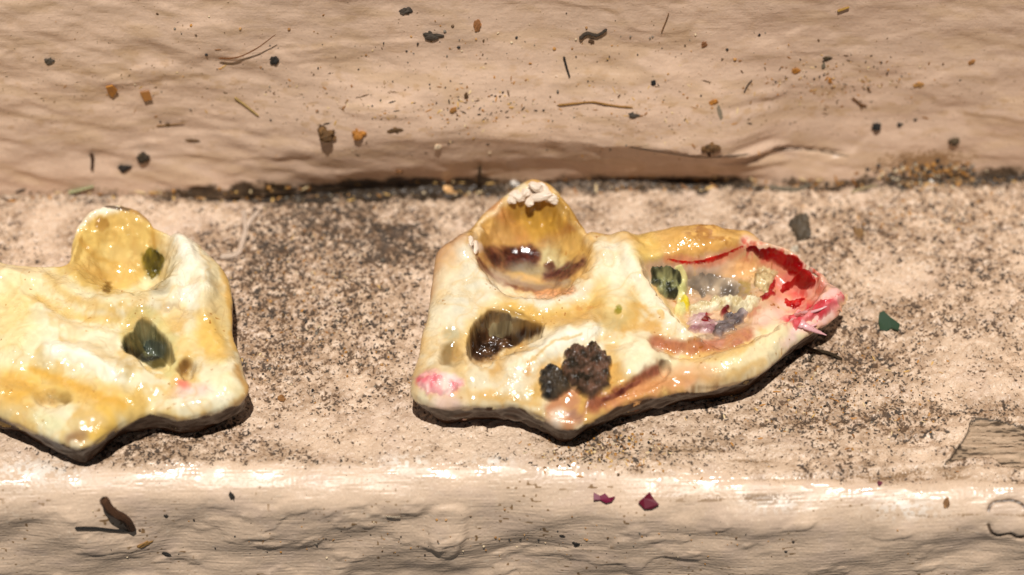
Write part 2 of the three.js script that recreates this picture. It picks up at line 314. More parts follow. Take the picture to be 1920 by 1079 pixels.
// ------------------------------------------------------------------ teeth: outline, relief of the cut face, undercut flank, meshed from a distance field
function makeTooth({ name, label, outline, H, relief, paint, base, lift = 0, underside }) {
  const P2 = smoothLine(outline.map(([u, v]) => [u, v - 17 * sstep(620, 760, v)]), true, 5), P = P2.map(([u, v]) => toLevel(u, v, H + lift * 0));
  const xsP = P.map((p) => p[0]), zsP = P.map((p) => p[1]);
  const X0 = Math.min(...xsP) - 1.2, X1 = Math.max(...xsP) + 1.2, Z0 = Math.min(...zsP) - 1.2, Z1 = Math.max(...zsP) + 1.2, S = 0.13;
  const nx = Math.ceil((X1 - X0) / S), nz = Math.ceil((Z1 - Z0) / S);
  // a raster in photo pixels over the face
  const raster = (w, h, layers, put, level) => {
    const cache = new Float32Array(w * h * 4);
    for (const L of layers) {
      const s = L.shape, c = [toLevel(s.box[0] - 12, s.box[1] - 12 - (level ? 75 : 0), H), toLevel(s.box[2] + 12, s.box[3] + 12 + (level ? 25 : 0), H)];
      const i0 = Math.max(0, Math.floor((c[0][0] - X0) / (X1 - X0) * w) - 2), i1 = Math.min(w - 1, Math.ceil((c[1][0] - X0) / (X1 - X0) * w) + 2);
      const j0 = Math.max(0, Math.floor((c[0][1] - Z0) / (Z1 - Z0) * h) - 2), j1 = Math.min(h - 1, Math.ceil((c[1][1] - Z0) / (Z1 - Z0) * h) + 2);
      for (let j = j0; j <= j1; j++) for (let i = i0; i <= i1; i++) {
        const x = X0 + (i + 0.5) / w * (X1 - X0), z = Z0 + (j + 0.5) / h * (Z1 - Z0);
        const o = (j * w + i) * 4;
        if (!cache[o + 3]) { const q = toPixel(x, level ? level(x, z) : H, z); cache[o] = q[0]; cache[o + 1] = q[1]; cache[o + 2] = fbm(x * 1.3 + 7, z * 1.3, 3) - 0.5; cache[o + 3] = 1 + fbm(x * 1.3 + 77, z * 1.3, 3); }
        const wob = (L.wob ?? 7) * 2, u = cache[o] + cache[o + 2] * wob, v = cache[o + 1] + (cache[o + 3] - 1.5) * wob;
        if (u < s.box[0] || u > s.box[2] || v < s.box[1] || v > s.box[3]) continue;
        const m = s.at(u, v);
        if (m > 0) put(j * w + i, m, L, x, z);
      }
    }
  };
  // relief
  const top = new Float32Array((nx + 1) * (nz + 1)), sd = new Float32Array(top.length);
  const gw = nx + 1, gh = nz + 1;
  for (let j = 0; j < gh; j++) for (let i = 0; i < gw; i++) {
    const x = X0 + i * S, z = Z0 + j * S;
    sd[j * gw + i] = distPoly(x, z, P) - 0.22;
    top[j * gw + i] = H + (fbm(x * 0.22, z * 0.22, 2) - 0.5) * 1.3 + (fbm(x * 0.6 + 5, z * 0.6, 2) - 0.5) * 0.4 + (noise(x * 1.9, z * 1.9 + 3) - 0.5) * 0.03;
  }
  raster(gw, gh, relief, (o, m, L) => { top[o] += 1.35 * L.h * m; });
  for (let o = 0; o < top.length; o++) {
    top[o] -= 0.6 * sstep(-2.6, 0.2, sd[o]);                                  // shoulders roll off towards the rim
    top[o] = top[o] < 1.4 ? 0.8 + 0.6 * Math.exp(top[o] - 1.4) : top[o];
    top[o] = Math.max(top[o], H - 0.8 - Math.max(0, -sd[o] - 0.75) / underside);   // hollows keep a wall
  }
  const topAt = (x, z) => { const fx = clamp((x - X0) / S, 0, nx - 0.001), fz = clamp((z - Z0) / S, 0, nz - 0.001), i = Math.floor(fx), j = Math.floor(fz), a = fx - i, b = fz - j, o = j * gw + i; return (top[o] * (1 - a) + top[o + 1] * a) * (1 - b) + (top[o + gw] * (1 - a) + top[o + gw + 1] * a) * b; };
  let yMax = 0; for (const t of top) yMax = Math.max(yMax, t);
  const Y0 = -0.5, ny = Math.ceil((yMax + 0.4 - Y0) / S), floorY = 0.0;
  const field = (i, k, j) => {
    const o = j * gw + i, y = Y0 + k * S, x = X0 + i * S, z = Z0 + j * S;
    const under = underside * Math.max(0, H - 0.8 - y) + (fbm(x * 0.5 + 3, y * 0.9 + z * 0.5, 3) - 0.5) * 0.9 * sstep(H - 0.4, H - 1.6, y);
    const a = sd[o] + under, b = (y - top[o]) * 0.8, R = 0.95;
    const h = clamp(0.5 + 0.5 * (a - b) / R), m = lerp(b, a, h) + R * h * (1 - h);      // rounded rim
    return Math.max(m, floorY - y);
  };
  // surface nets
  const F = new Float32Array(gw * gh * (ny + 1)), at = (i, k, j) => (k * gh + j) * gw + i;
  for (let k = 0; k <= ny; k++) for (let j = 0; j < gh; j++) for (let i = 0; i < gw; i++) F[at(i, k, j)] = field(i, k, j);
  const ids = new Int32Array(F.length).fill(-1), vx = [];
  const E = [[0, 1], [0, 2], [0, 4], [1, 3], [1, 5], [2, 3], [2, 6], [3, 7], [4, 5], [4, 6], [5, 7], [6, 7]], val = new Float32Array(8);
  for (let k = 0; k < ny; k++) for (let j = 0; j < nz; j++) for (let i = 0; i < nx; i++) {
    let mask = 0;
    for (let q = 0; q < 8; q++) { val[q] = F[at(i + (q & 1), k + (q >> 1 & 1), j + (q >> 2))]; if (val[q] < 0) mask |= 1 << q; }
    if (mask === 0 || mask === 255) continue;
    let sx = 0, sy = 0, sz = 0, n = 0;
    for (const [p, q] of E) if ((val[p] < 0) !== (val[q] < 0)) { const t = val[p] / (val[p] - val[q]); sx += lerp(p & 1, q & 1, t); sy += lerp(p >> 1 & 1, q >> 1 & 1, t); sz += lerp(p >> 2, q >> 2, t); n++; }
    ids[at(i, k, j)] = vx.length / 3;
    vx.push(X0 + (i + sx / n) * S, Y0 + (k + sy / n) * S, Z0 + (j + sz / n) * S);
  }
  const tri = [];
  const quad = (a, b, c, d, flip) => { if (a < 0 || b < 0 || c < 0 || d < 0) return; if (flip) tri.push(a, c, b, a, d, c); else tri.push(a, b, c, a, c, d); };
  for (let k = 1; k < ny; k++) for (let j = 1; j < nz; j++) for (let i = 1; i < nx; i++) {
    const f0 = F[at(i, k, j)] < 0;
    if (f0 !== F[at(i + 1, k, j)] < 0) quad(ids[at(i, k - 1, j - 1)], ids[at(i, k, j - 1)], ids[at(i, k, j)], ids[at(i, k - 1, j)], !f0);
    if (f0 !== F[at(i, k + 1, j)] < 0) quad(ids[at(i - 1, k, j - 1)], ids[at(i - 1, k, j)], ids[at(i, k, j)], ids[at(i, k, j - 1)], !f0);
    if (f0 !== F[at(i, k, j + 1)] < 0) quad(ids[at(i - 1, k - 1, j)], ids[at(i, k - 1, j)], ids[at(i, k, j)], ids[at(i - 1, k, j)], !f0);
  }
  const cx = (X0 + X1) / 2, cz = (Z0 + Z1) / 2;
  const root = new THREE.Group(); root.name = numbered(name); root.position.set(cx * MM, 0, cz * MM); scene.add(root);
  tag(root, label, 'tooth', 'extracted teeth on the sill');
  const pos = [], uv = [];
  for (let i = 0; i < vx.length; i += 3) { pos.push((vx[i] - cx) * MM, vx[i + 1] * MM, (vx[i + 2] - cz) * MM); uv.push((vx[i] - X0) / (X1 - X0), (vx[i + 2] - Z0) / (Z1 - Z0)); }
  const whole = geometryOf(pos, tri, uv), N = whole.attributes.normal.array;
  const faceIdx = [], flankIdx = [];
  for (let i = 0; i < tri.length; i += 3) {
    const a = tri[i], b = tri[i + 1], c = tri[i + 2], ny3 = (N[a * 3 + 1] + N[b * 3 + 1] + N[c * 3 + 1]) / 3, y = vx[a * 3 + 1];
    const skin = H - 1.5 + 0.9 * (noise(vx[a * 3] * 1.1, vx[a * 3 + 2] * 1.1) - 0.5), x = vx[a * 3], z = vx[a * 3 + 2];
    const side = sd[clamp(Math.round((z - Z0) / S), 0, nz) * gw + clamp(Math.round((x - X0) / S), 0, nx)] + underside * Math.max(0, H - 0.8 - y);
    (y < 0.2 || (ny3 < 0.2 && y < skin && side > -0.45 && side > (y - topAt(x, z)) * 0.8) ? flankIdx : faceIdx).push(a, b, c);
  }
  const part = (idx) => { const g = whole.clone(); g.setIndex(idx); return g; };
  // paint of the cut face
  const W = 1100, HT = Math.round(W * (Z1 - Z0) / (X1 - X0)), px = new Float32Array(W * HT * 3), c4 = new Uint8Array(W * HT * 4), bp = new Uint8Array(W * HT * 4);
  for (let j = 0; j < HT; j++) for (let i = 0; i < W; i++) {
    const x = X0 + (i + 0.5) / W * (X1 - X0), z = Z0 + (j + 0.5) / HT * (Z1 - Z0), o = (j * W + i) * 3;
    const k = fbm(x * 0.3 + 3, z * 0.3, 3), q = fbm(x * 1.1, z * 1.1 + 9, 3), s = sstep(0.4, 0.56, k * 0.65 + q * 0.35);
    for (let e = 0; e < 3; e++) px[o + e] = lerp(base[0][e], base[1][e], s);
    const gm = 0.45 * sstep(0.55, 0.72, fbm(x * 0.55 + 50, z * 0.55, 3));
    for (let e = 0; e < 3; e++) px[o + e] += ([206, 188, 146][e] - px[o + e]) * gm;
  }
  raster(W, HT, paint, (o, m, L, x, z) => {
    const grain = L.grain ? 1 + (noise(x * 7, z * 7) - 0.5) * L.grain * 2 : 1, k = clamp(m * L.a * (L.patchy ? sstep(0.35, 0.65, fbm(x * 2.2 + L.patchy, z * 2.2, 3)) : 1));
    for (let e = 0; e < 3; e++) px[o * 3 + e] += (L.c[e] * 0.965 * grain - px[o * 3 + e]) * k;
  }, topAt);
  for (let j = 0; j < HT; j++) for (let i = 0; i < W; i++) {
    const x = X0 + (i + 0.5) / W * (X1 - X0), z = Z0 + (j + 0.5) / HT * (Z1 - Z0), o = j * W + i;
    const wx = x + (fbm(x * 0.5, z * 0.5, 2) - 0.5) * 3, wz = z + (fbm(x * 0.5 + 9, z * 0.5, 2) - 0.5) * 3;
    const vein = (1 - Math.abs(2 * fbm(wx * 0.42 + 3, wz * 0.42, 3) - 1)) ** 7 * 0.32, hair = sstep(0.93, 0.985, 1 - Math.abs(2 * fbm(wx * 0.9 + 30, wz * 0.9, 3) - 1)) * sstep(0.5, 0.66, fbm(x * 0.4 + 71, z * 0.4, 2)) * 0.12;
    for (let e = 0; e < 3; e++) { px[o * 3 + e] += ([214, 164, 92][e] - px[o * 3 + e]) * vein; px[o * 3 + e] += ([136, 88, 46][e] - px[o * 3 + e]) * hair; }
    const fine = 1 + (fbm(x * 2.4, z * 2.4, 4) - 0.5) * 0.12, fleck = sstep(0.885, 0.92, noise(x * 4.4 + 31, z * 4.4)) * sstep(0.6, 0.75, fbm(x * 0.5 + 8, z * 0.5, 2));
    for (let e = 0; e < 3; e++) c4[o * 4 + e] = clamp(lerp(px[o * 3 + e] * fine, [150, 84, 26][e], fleck * 0.7), 0, 255);
    c4[o * 4 + 3] = 255;
    const wet = 0.5 + 0.3 * (fbm(x * 1.8, z * 1.8 + 40, 2) - 0.5) + 0.5 * (noise(x * 7, z * 7) - 0.5) * sstep(0.52, 0.68, fbm(x * 0.6 + 20, z * 0.6, 2));
    bp[o * 4] = bp[o * 4 + 1] = bp[o * 4 + 2] = clamp(wet) * 255; bp[o * 4 + 3] = 255;
  }
  const face = new THREE.MeshPhysicalMaterial({ map: dataTexture(c4, W, HT, true), bumpMap: dataTexture(bp, W, HT, false), bumpScale: 0.00009, roughness: 0.13, ior: 1.42 });
  const body = meshOf('crown', part(faceIdx), face, root);
  const flankMesh = meshOf('flank', part(flankIdx), flankMaterial, root);
  flankMesh.userData.label = 'brown stained skin round the lower edge';
  // patches of matter that lie on the face: grids that bulge out of it
  root.userData.patch = undefined; delete root.userData.patch;
  const patch = (pname, shape, { h = 0.3, sink = 0.12, grain = 0, scale = 2, colors, material, wob = 5, step = 0.07, dome = 1, blend = 0.85 }) => {
    const c = [toLevel(shape.box[0] - 8, shape.box[1] - 70, H), toLevel(shape.box[2] + 8, shape.box[3] + 30, H)];
    const n = Math.ceil((c[1][0] - c[0][0]) / step), m = Math.ceil((c[1][1] - c[0][1]) / step), map = new Int32Array((n + 1) * (m + 1)).fill(-1), p = [], cl = [], id = [], mk = new Float32Array(map.length);
    for (let j = 0; j <= m; j++) for (let i = 0; i <= n; i++) {
      const x = c[0][0] + i * step, z = c[0][1] + j * step; let [u, v] = toPixel(x, topAt(x, z) + h * 0.6, z);
      u += (fbm(x * 1.9 + 7, z * 1.9, 3) - 0.5) * wob * 2; v += (fbm(x * 1.9 + 77, z * 1.9, 3) - 0.5) * wob * 2;
      const k = shape.at(u, v); mk[j * (n + 1) + i] = k;
      if (k <= 0) continue;
      const g = grain ? (1 - Math.abs(2 * noise(x * scale, z * scale) - 1)) * 0.45 + noise(x * scale * 2.3, z * scale * 2.3) * 0.35 + noise(x * scale * 5, z * scale * 5) * 0.2 : 0.5;
      map[j * (n + 1) + i] = p.length / 3;
      p.push((x - cx) * MM, (topAt(x, z) - sink + (h + sink) * k ** dome * 1 + grain * (g - 0.5) * k) * MM, (z - cz) * MM);
      const t = clamp(0.5 + (fbm(x * scale * 0.7 + 9, z * scale * 0.7, 3) - 0.5) * 2.4);
      const pi = clamp(Math.floor((x - X0) / (X1 - X0) * W), 0, W - 1), pj = clamp(Math.floor((z - Z0) / (Z1 - Z0) * HT), 0, HT - 1), po = (pj * W + pi) * 3, bl = sstep(0.1, blend, k);
      for (let e = 0; e < 3; e++) cl.push(lin(lerp(px[po + e], lerp(colors[0][e], colors[1][e], t), bl)));
    }
    for (let j = 0; j < m; j++) for (let i = 0; i < n; i++) { const a = map[j * (n + 1) + i], b = map[j * (n + 1) + i + 1], d = map[(j + 1) * (n + 1) + i], e = map[(j + 1) * (n + 1) + i + 1]; if (a >= 0 && b >= 0 && d >= 0) id.push(a, d, b); if (b >= 0 && d >= 0 && e >= 0) id.push(b, d, e); }
    return meshOf(pname, geometryOf(p, id, null, cl), material, root);
  };
  const onFace = (u, v) => { let y = H; for (let i = 0; i < 8; i++) { const [x, z] = toLevel(u, v, y); y = lerp(y, topAt(x, z), 0.7); } return y; };
  return { root, topAt, patch, cx, cz, H, onFace };
}
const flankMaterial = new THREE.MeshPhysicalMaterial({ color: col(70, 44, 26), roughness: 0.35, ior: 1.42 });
const wetMatter = new THREE.MeshPhysicalMaterial({ vertexColors: true, roughness: 0.14, ior: 1.42 });
const dullMatter = new THREE.MeshPhysicalMaterial({ vertexColors: true, roughness: 0.4, ior: 1.42 });
const bloodMatter = new THREE.MeshPhysicalMaterial({ vertexColors: true, roughness: 0.06, ior: 1.4 });

const IVORY = [226, 207, 168], CREAM = [236, 225, 198], AMBER = [222, 172, 84], HONEY = [208, 164, 98], BROWN = [150, 96, 58], UMBER = [74, 50, 34], PINK = [236, 160, 150], GREY = [176, 164, 140], ROSE = [226, 86, 100], RED = [150, 14, 14];
const R_ = (shape, h, wob) => ({ shape, h, wob }), P_ = (shape, c, a = 1, o = {}) => ({ shape, c, a, ...o });

// ---- the split tooth with the bloody end
{
  const bowl = [[888, 455], [898, 482], [922, 510], [958, 534], [1010, 543], [1060, 532], [1092, 502], [1104, 462], [1078, 418], [1040, 385], [1000, 366], [950, 385], [912, 418]];
  const pit = [[889, 668], [886, 628], [912, 592], [938, 586], [968, 600], [1010, 608], [1004, 624], [958, 646], [926, 664], [905, 678]];
  const cave = [[1207, 496], [1262, 486], [1345, 472], [1400, 464], [1470, 478], [1528, 512], [1534, 545], [1498, 582], [1440, 604], [1400, 624], [1340, 634], [1292, 612], [1262, 575], [1226, 534]];
  const T = makeTooth({
    name: 'extracted_tooth', label: 'wet ivory tooth split open, bloody red at one pointed end', H: 5.4, underside: 0.42, base: [HONEY, IVORY],
    outline: [[772, 735], [775, 700], [785, 650], [797, 600], [805, 550], [810, 505], [822, 465], [850, 440], [886, 412], [905, 392], [940, 368], [968, 350], [1000, 338], [1032, 352], [1066, 385], [1092, 415], [1130, 428], [1180, 432], [1230, 422], [1290, 415], [1340, 418], [1400, 428], [1432, 450], [1480, 470], [1530, 500], [1570, 525], [1587, 545], [1580, 565], [1560, 590], [1530, 606], [1500, 625], [1470, 650], [1450, 672], [1420, 700], [1370, 718], [1300, 730], [1240, 743], [1180, 758], [1130, 780], [1080, 802], [1040, 798], [1010, 785], [960, 768], [900, 765], [830, 768], [795, 755]],
    relief: [
      R_(blob(1000, 372, 110, 50, 0, 0.6), 0.9), R_(area(bowl, 8, 0), -0.8), R_(blob(1000, 425, 62, 40, 0, 0.7), -0.4), R_(blob(1000, 418, 40, 50, 0, 0.7), -0.6), R_(stroke([[888, 440], [908, 410], [945, 384], [1000, 358], [1055, 388], [1086, 420]], 8, 10), 0.4), R_(blob(995, 458, 78, 70, 0, 0.75), -2.7), R_(blob(945, 470, 40, 34, 0, 0.6), -0.5),
      R_(stroke([[872, 450], [905, 520], [960, 558], [1020, 566], [1090, 545], [1135, 490]], 15, 14), 0.35), R_(stroke([[1170, 440], [1190, 500], [1230, 560], [1280, 610]], 16, 14), 0.45),
      R_(area(pit, 6, 4), -2.3), R_(blob(845, 665, 20, 24, 20, 0.5), -0.5), R_(blob(848, 628, 18, 16, 0, 0.5), -0.2),
      R_(stroke([[960, 690], [1020, 660], [1060, 635], [1108, 616]], 18, 14), 0.5), R_(stroke([[900, 700], [980, 720], [1040, 650]], 14, 12), 0.15),
      R_(blob(1150, 585, 34, 44, 0, 0.5), 0.3), R_(blob(1195, 668, 34, 42, 0, 0.5), 0.3), R_(stroke([[1120, 600], [1135, 640], [1180, 640]], 8, 10), -0.3),
      R_(stroke([[1115, 762], [1150, 742], [1215, 708], [1245, 690]], 10, 9), -0.6), R_(blob(1055, 765, 36, 34, 0, 0.6), -0.5), R_(blob(1247, 683, 9, 9, 0, 0.4), -0.9),
      R_(area(cave, 10, 0), -1.7), R_(blob(1335, 535, 95, 46, -5, 0.7), -1.0), R_(blob(1480, 520, 40, 24, 10, 0.7), -0.2), R_(stroke([[1230, 640], [1280, 652], [1340, 648], [1400, 632], [1440, 612]], 12, 9), -0.7),
      R_(stroke([[1290, 690], [1360, 690], [1420, 660], [1462, 625]], 20, 16), 0.45), R_(blob(1330, 445, 90, 22, 2, 0.6), 0.35), R_(blob(1290, 505, 60, 14, -4, 0.6), -0.2), R_(blob(1420, 520, 40, 34, 0, 0.6), 0.6), R_(blob(1550, 560, 34, 24, 30, 0.7), 0.6), R_(stroke([[1440, 456], [1490, 474], [1540, 508]], 9, 10), 0.35)],
    paint: [
      P_(blob(880, 560, 70, 150, 12, 0.5), CREAM, 0.7), P_(blob(835, 560, 34, 140, 8, 0.6), [238, 222, 186], 0.7), P_(blob(850, 455, 46, 40, 0, 0.6), [216, 172, 128], 0.75), P_(blob(815, 500, 18, 60, 10, 0.7), [196, 152, 112], 0.4),
      P_(stroke([[830, 760], [900, 762], [980, 770]], 14, 12), [240, 216, 172], 0.7), P_(area(bowl, 10, 10), [222, 170, 92], 0.9), P_(blob(1010, 415, 90, 40, 0, 0.6), [206, 158, 62], 0.85), P_(blob(960, 430, 60, 30, 20, 0.7), [226, 176, 106], 0.6),
      P_(stroke([[925, 390], [960, 420], [975, 445]], 12, 12), [196, 120, 76], 0.6), P_(stroke([[1085, 415], [1050, 440], [1020, 455]], 10, 9), [168, 96, 50], 0.75), P_(blob(1040, 480, 38, 34, 0, 0.6), [206, 196, 150], 0.85), P_(blob(1080, 470, 24, 34, -20, 0.6), [226, 182, 96], 0.8),
      P_(area([[920, 458], [960, 470], [998, 462], [1004, 490], [968, 500], [930, 488], [915, 476]], 8), [86, 44, 34], 0.92, { grain: 0.3 }), P_(blob(1030, 500, 12, 9), [84, 46, 34], 0.9), P_(stroke([[1028, 518], [1060, 508], [1092, 490]], 9, 7), [96, 56, 52], 0.85, { grain: 0.3 }),
      P_(stroke([[925, 505], [960, 527], [1010, 536], [1060, 528]], 9, 8), [168, 146, 118], 0.85), P_(stroke([[885, 460], [905, 500], [950, 536], [1010, 547]], 4, 3), [122, 74, 52], 0.75), P_(blob(895, 430, 20, 26, 20, 0.6), [186, 140, 70], 0.7), P_(blob(892, 462, 14, 10, 50), [226, 204, 190], 0.9),
      P_(stroke([[872, 470], [900, 530], [960, 566], [1030, 574], [1100, 550], [1150, 470]], 17, 12), CREAM, 0.85), P_(stroke([[1010, 552], [1070, 548]], 8, 7), [204, 134, 90], 0.7, { grain: 0.3 }), P_(stroke([[935, 560], [990, 590], [1060, 590], [1120, 560], [1140, 520]], 14, 12), [226, 178, 84], 0.7),
      P_(stroke([[876, 640], [890, 600], [930, 572], [1000, 590]], 11, 10), [222, 174, 84], 0.6), P_(area(pit, 4, 3), [74, 52, 34], 0.96, { grain: 0.35 }), P_(blob(945, 610, 30, 20, -20, 0.5), [134, 118, 92], 0.85), P_(blob(930, 622, 13, 12, 0, 0.6), [176, 160, 118], 0.8), P_(stroke([[930, 655], [970, 632], [1004, 614]], 8, 5), [44, 24, 18], 0.85), P_(blob(905, 655, 14, 18, 20), [58, 36, 22], 0.8),
      P_(blob(848, 628, 17, 15, 0, 0.5), [182, 170, 132], 0.8), P_(blob(846, 664, 17, 22, 25, 0.45), [132, 104, 60], 0.85), P_(blob(868, 660, 14, 60, 10, 0.7), [226, 184, 110], 0.5),
      P_(area([[782, 712], [800, 698], [835, 700], [866, 716], [858, 736], [820, 740], [790, 732]], 7), [240, 168, 172], 0.95, { grain: 0.2 }), P_(stroke([[785, 716], [820, 728], [860, 730]], 7, 6), [206, 60, 84], 0.8, { patchy: 3 }), P_(blob(838, 706, 20, 9, 10, 0.6), [250, 226, 220], 0.8), P_(blob(838, 752, 30, 14, 0, 0.6), [244, 206, 192], 0.8),
      P_(stroke([[960, 690], [1020, 660], [1060, 635], [1110, 616]], 20, 12), [250, 244, 222], 0.92), P_(stroke([[1000, 676], [1040, 640], [1090, 628]], 2, 2), [214, 178, 116], 0.7), P_(blob(960, 715, 60, 18, -6, 0.6), CREAM, 0.7), P_(blob(990, 690, 12, 16, 20), [206, 134, 60], 0.6, { patchy: 5 }),
      P_(blob(1095, 580, 18, 9, -20), [198, 132, 66], 0.5, { patchy: 8 }), P_(blob(1150, 520, 46, 40, 20, 0.6), [248, 230, 190], 0.7), P_(blob(1165, 560, 40, 50, 0, 0.6), [214, 176, 92], 0.6), P_(blob(1140, 600, 26, 18, 20, 0.5), [198, 180, 132], 0.85), P_(blob(1156, 562, 22, 26, 0, 0.6), [244, 230, 180], 0.7), P_(blob(1160, 579, 6, 8, 30), [106, 106, 14], 0.9),
      P_(stroke([[1185, 470], [1205, 530], [1240, 575], [1290, 618]], 18, 10), [248, 236, 206], 0.85), P_(blob(1232, 540, 10, 6, 60), [222, 170, 104], 0.6), P_(blob(1240, 590, 10, 6, 60), [226, 172, 90], 0.6), P_(blob(1195, 668, 32, 40, 0, 0.4), [252, 238, 200], 0.9), P_(blob(1140, 690, 20, 50, 0, 0.6), AMBER, 0.5),
      P_(area([[1040, 735], [1078, 732], [1100, 752], [1090, 790], [1060, 800], [1030, 792], [1024, 762]], 8), [198, 134, 98], 0.92), P_(blob(1045, 782, 18, 14, -20, 0.6), [240, 220, 196], 0.9), P_(blob(1078, 780, 14, 10, 0, 0.6), [150, 112, 98], 0.7), P_(blob(1092, 752, 9, 24, 20, 0.6), [226, 182, 90], 0.7),
      P_(stroke([[1112, 760], [1150, 742], [1212, 708], [1232, 694]], 12, 8), [140, 72, 52], 0.85, { grain: 0.15 }), P_(stroke([[1150, 762], [1220, 730], [1290, 712]], 13, 11), [216, 142, 96], 0.8), P_(stroke([[1130, 780], [1200, 752], [1280, 732]], 9, 8), [226, 178, 92], 0.7), P_(blob(1247, 683, 9, 9), [60, 38, 26], 0.95),
      P_(blob(1320, 445, 130, 34, 1, 0.5), [224, 172, 92], 0.9), P_(blob(1330, 472, 80, 16, -6, 0.6), [226, 166, 88], 0.7), P_(blob(1318, 436, 32, 18, 12, 0.6), [150, 96, 46], 0.75, { patchy: 4 }), P_(blob(1360, 452, 20, 8, 10), [160, 104, 48], 0.6, { patchy: 9 }), P_(blob(1215, 470, 24, 40, -20, 0.6), [222, 186, 98], 0.8), P_(stroke([[1285, 415], [1340, 416], [1380, 422]], 4, 3), [110, 74, 50], 0.6, { patchy: 2 }),
      P_(area(cave, 8, 0), [214, 176, 140], 0.95), P_(blob(1320, 500, 60, 14, -5, 0.6), [226, 194, 172], 0.9), P_(blob(1405, 505, 46, 26, 0, 0.6), [236, 178, 118], 0.9), P_(blob(1330, 535, 60, 22, 6, 0.6), [136, 120, 106], 0.9), P_(blob(1348, 528, 12, 12), [84, 64, 62], 0.8), P_(blob(1370, 545, 36, 12, 10, 0.6), [126, 112, 96], 0.8), P_(blob(1395, 540, 24, 14), [158, 132, 66], 0.7, { patchy: 7 }), P_(blob(1430, 522, 22, 24, 0, 0.5), [176, 160, 110], 0.8, { grain: 0.4 }),
      P_(blob(1500, 530, 70, 60, 30, 0.5), [226, 134, 118], 0.9), P_(stroke([[1400, 455], [1460, 462], [1520, 492], [1565, 525]], 13, 9), [236, 196, 172], 0.9), P_(blob(1548, 548, 34, 26, 30, 0.5), [244, 190, 178], 0.95), P_(blob(1540, 590, 44, 18, -24, 0.6), [236, 134, 134], 0.9, {}), P_(blob(1500, 585, 40, 14, -20, 0.6), [228, 70, 78], 0.8, { patchy: 1 }), P_(stroke([[1470, 600], [1530, 580], [1580, 552]], 4, 4), [214, 40, 60], 0.85, { patchy: 6 }), P_(stroke([[1480, 560], [1540, 540]], 5, 5), [240, 168, 150], 0.8),
      P_(stroke([[1400, 468], [1460, 478], [1505, 500], [1525, 530], [1495, 560]], 17, 10), [206, 70, 60], 0.85, { patchy: 5 }), P_(blob(1470, 530, 34, 24, 0, 0.6), [222, 120, 100], 0.7, { patchy: 2 }), P_(stroke([[1254, 486], [1330, 490], [1394, 464]], 9, 6), [222, 120, 84], 0.6), P_(blob(1450, 590, 46, 16, -30, 0.6), [240, 200, 178], 0.9), P_(blob(1415, 585, 16, 12, -30), [186, 112, 90], 0.6, { patchy: 3 }), P_(stroke([[1470, 640], [1500, 615], [1560, 590]], 8, 7), [246, 208, 196], 0.9),
      P_(stroke([[1230, 640], [1270, 650], [1330, 648], [1400, 630]], 12, 8), [176, 104, 76], 0.85, { grain: 0.06 }), P_(blob(1330, 634, 40, 7, -10), [146, 120, 100], 0.6, { patchy: 2 }), P_(stroke([[1260, 690], [1340, 690], [1420, 662], [1460, 622]], 18, 12), [248, 228, 180], 0.9), P_(stroke([[1280, 672], [1350, 672], [1410, 645]], 6, 5), [230, 190, 116], 0.7), P_(stroke([[1270, 710], [1350, 706], [1430, 676]], 5, 5), [226, 180, 110], 0.6), P_(blob(1300, 700, 46, 20, 0, 0.6), [228, 164, 116], 0.6),
      P_(stroke([[890, 446], [908, 412], [944, 384], [985, 360]], 6, 5), [236, 206, 160], 0.85), P_(stroke([[1015, 362], [1052, 390], [1084, 422], [1106, 462]], 6, 5), [232, 198, 140], 0.85), P_(blob(1000, 402, 44, 24, 0, 0.6), [168, 124, 50], 0.8), P_(blob(945, 440, 30, 18, 20, 0.7), [220, 172, 108], 0.7), P_(blob(1062, 462, 24, 28, -20, 0.7), [214, 170, 92], 0.7), P_(stroke([[800, 560], [812, 505], [826, 465], [860, 438]], 9, 8), [190, 140, 96], 0.6), P_(stroke([[776, 735], [788, 650], [800, 590]], 6, 6), [214, 178, 126], 0.6),
      P_(stroke([[905, 396], [940, 372]], 7, 6), [214, 150, 98], 0.6), P_(stroke([[1040, 372], [1070, 398], [1092, 420]], 8, 7), [150, 108, 40], 0.7), P_(stroke([[1100, 430], [1150, 436], [1200, 430]], 7, 6), [214, 170, 100], 0.7),
      P_(area([[906, 462], [950, 470], [1000, 458], [1014, 480], [1000, 502], [960, 508], [926, 500], [908, 484]], 8), [74, 36, 28], 0.92, { grain: 0.35 }), P_(blob(985, 505, 40, 12, 8, 0.6), [140, 130, 104], 0.75), P_(area([[1024, 516], [1050, 504], [1090, 486], [1100, 496], [1070, 516], [1040, 526]], 6), [84, 46, 40], 0.9, { grain: 0.3 }), P_(stroke([[925, 508], [965, 530], [1010, 540], [1050, 533]], 6, 4), [156, 126, 100], 0.8), P_(blob(1010, 420, 60, 26, 0, 0.7), [190, 142, 56], 0.6), P_(stroke([[900, 490], [930, 520], [965, 540]], 4, 3), [110, 64, 46], 0.8), P_(stroke([[884, 676], [900, 682], [930, 668]], 4, 4), [150, 106, 56], 0.6), P_(stroke([[886, 622], [914, 586], [944, 580], [1012, 604]], 4, 4), [150, 112, 56], 0.6),
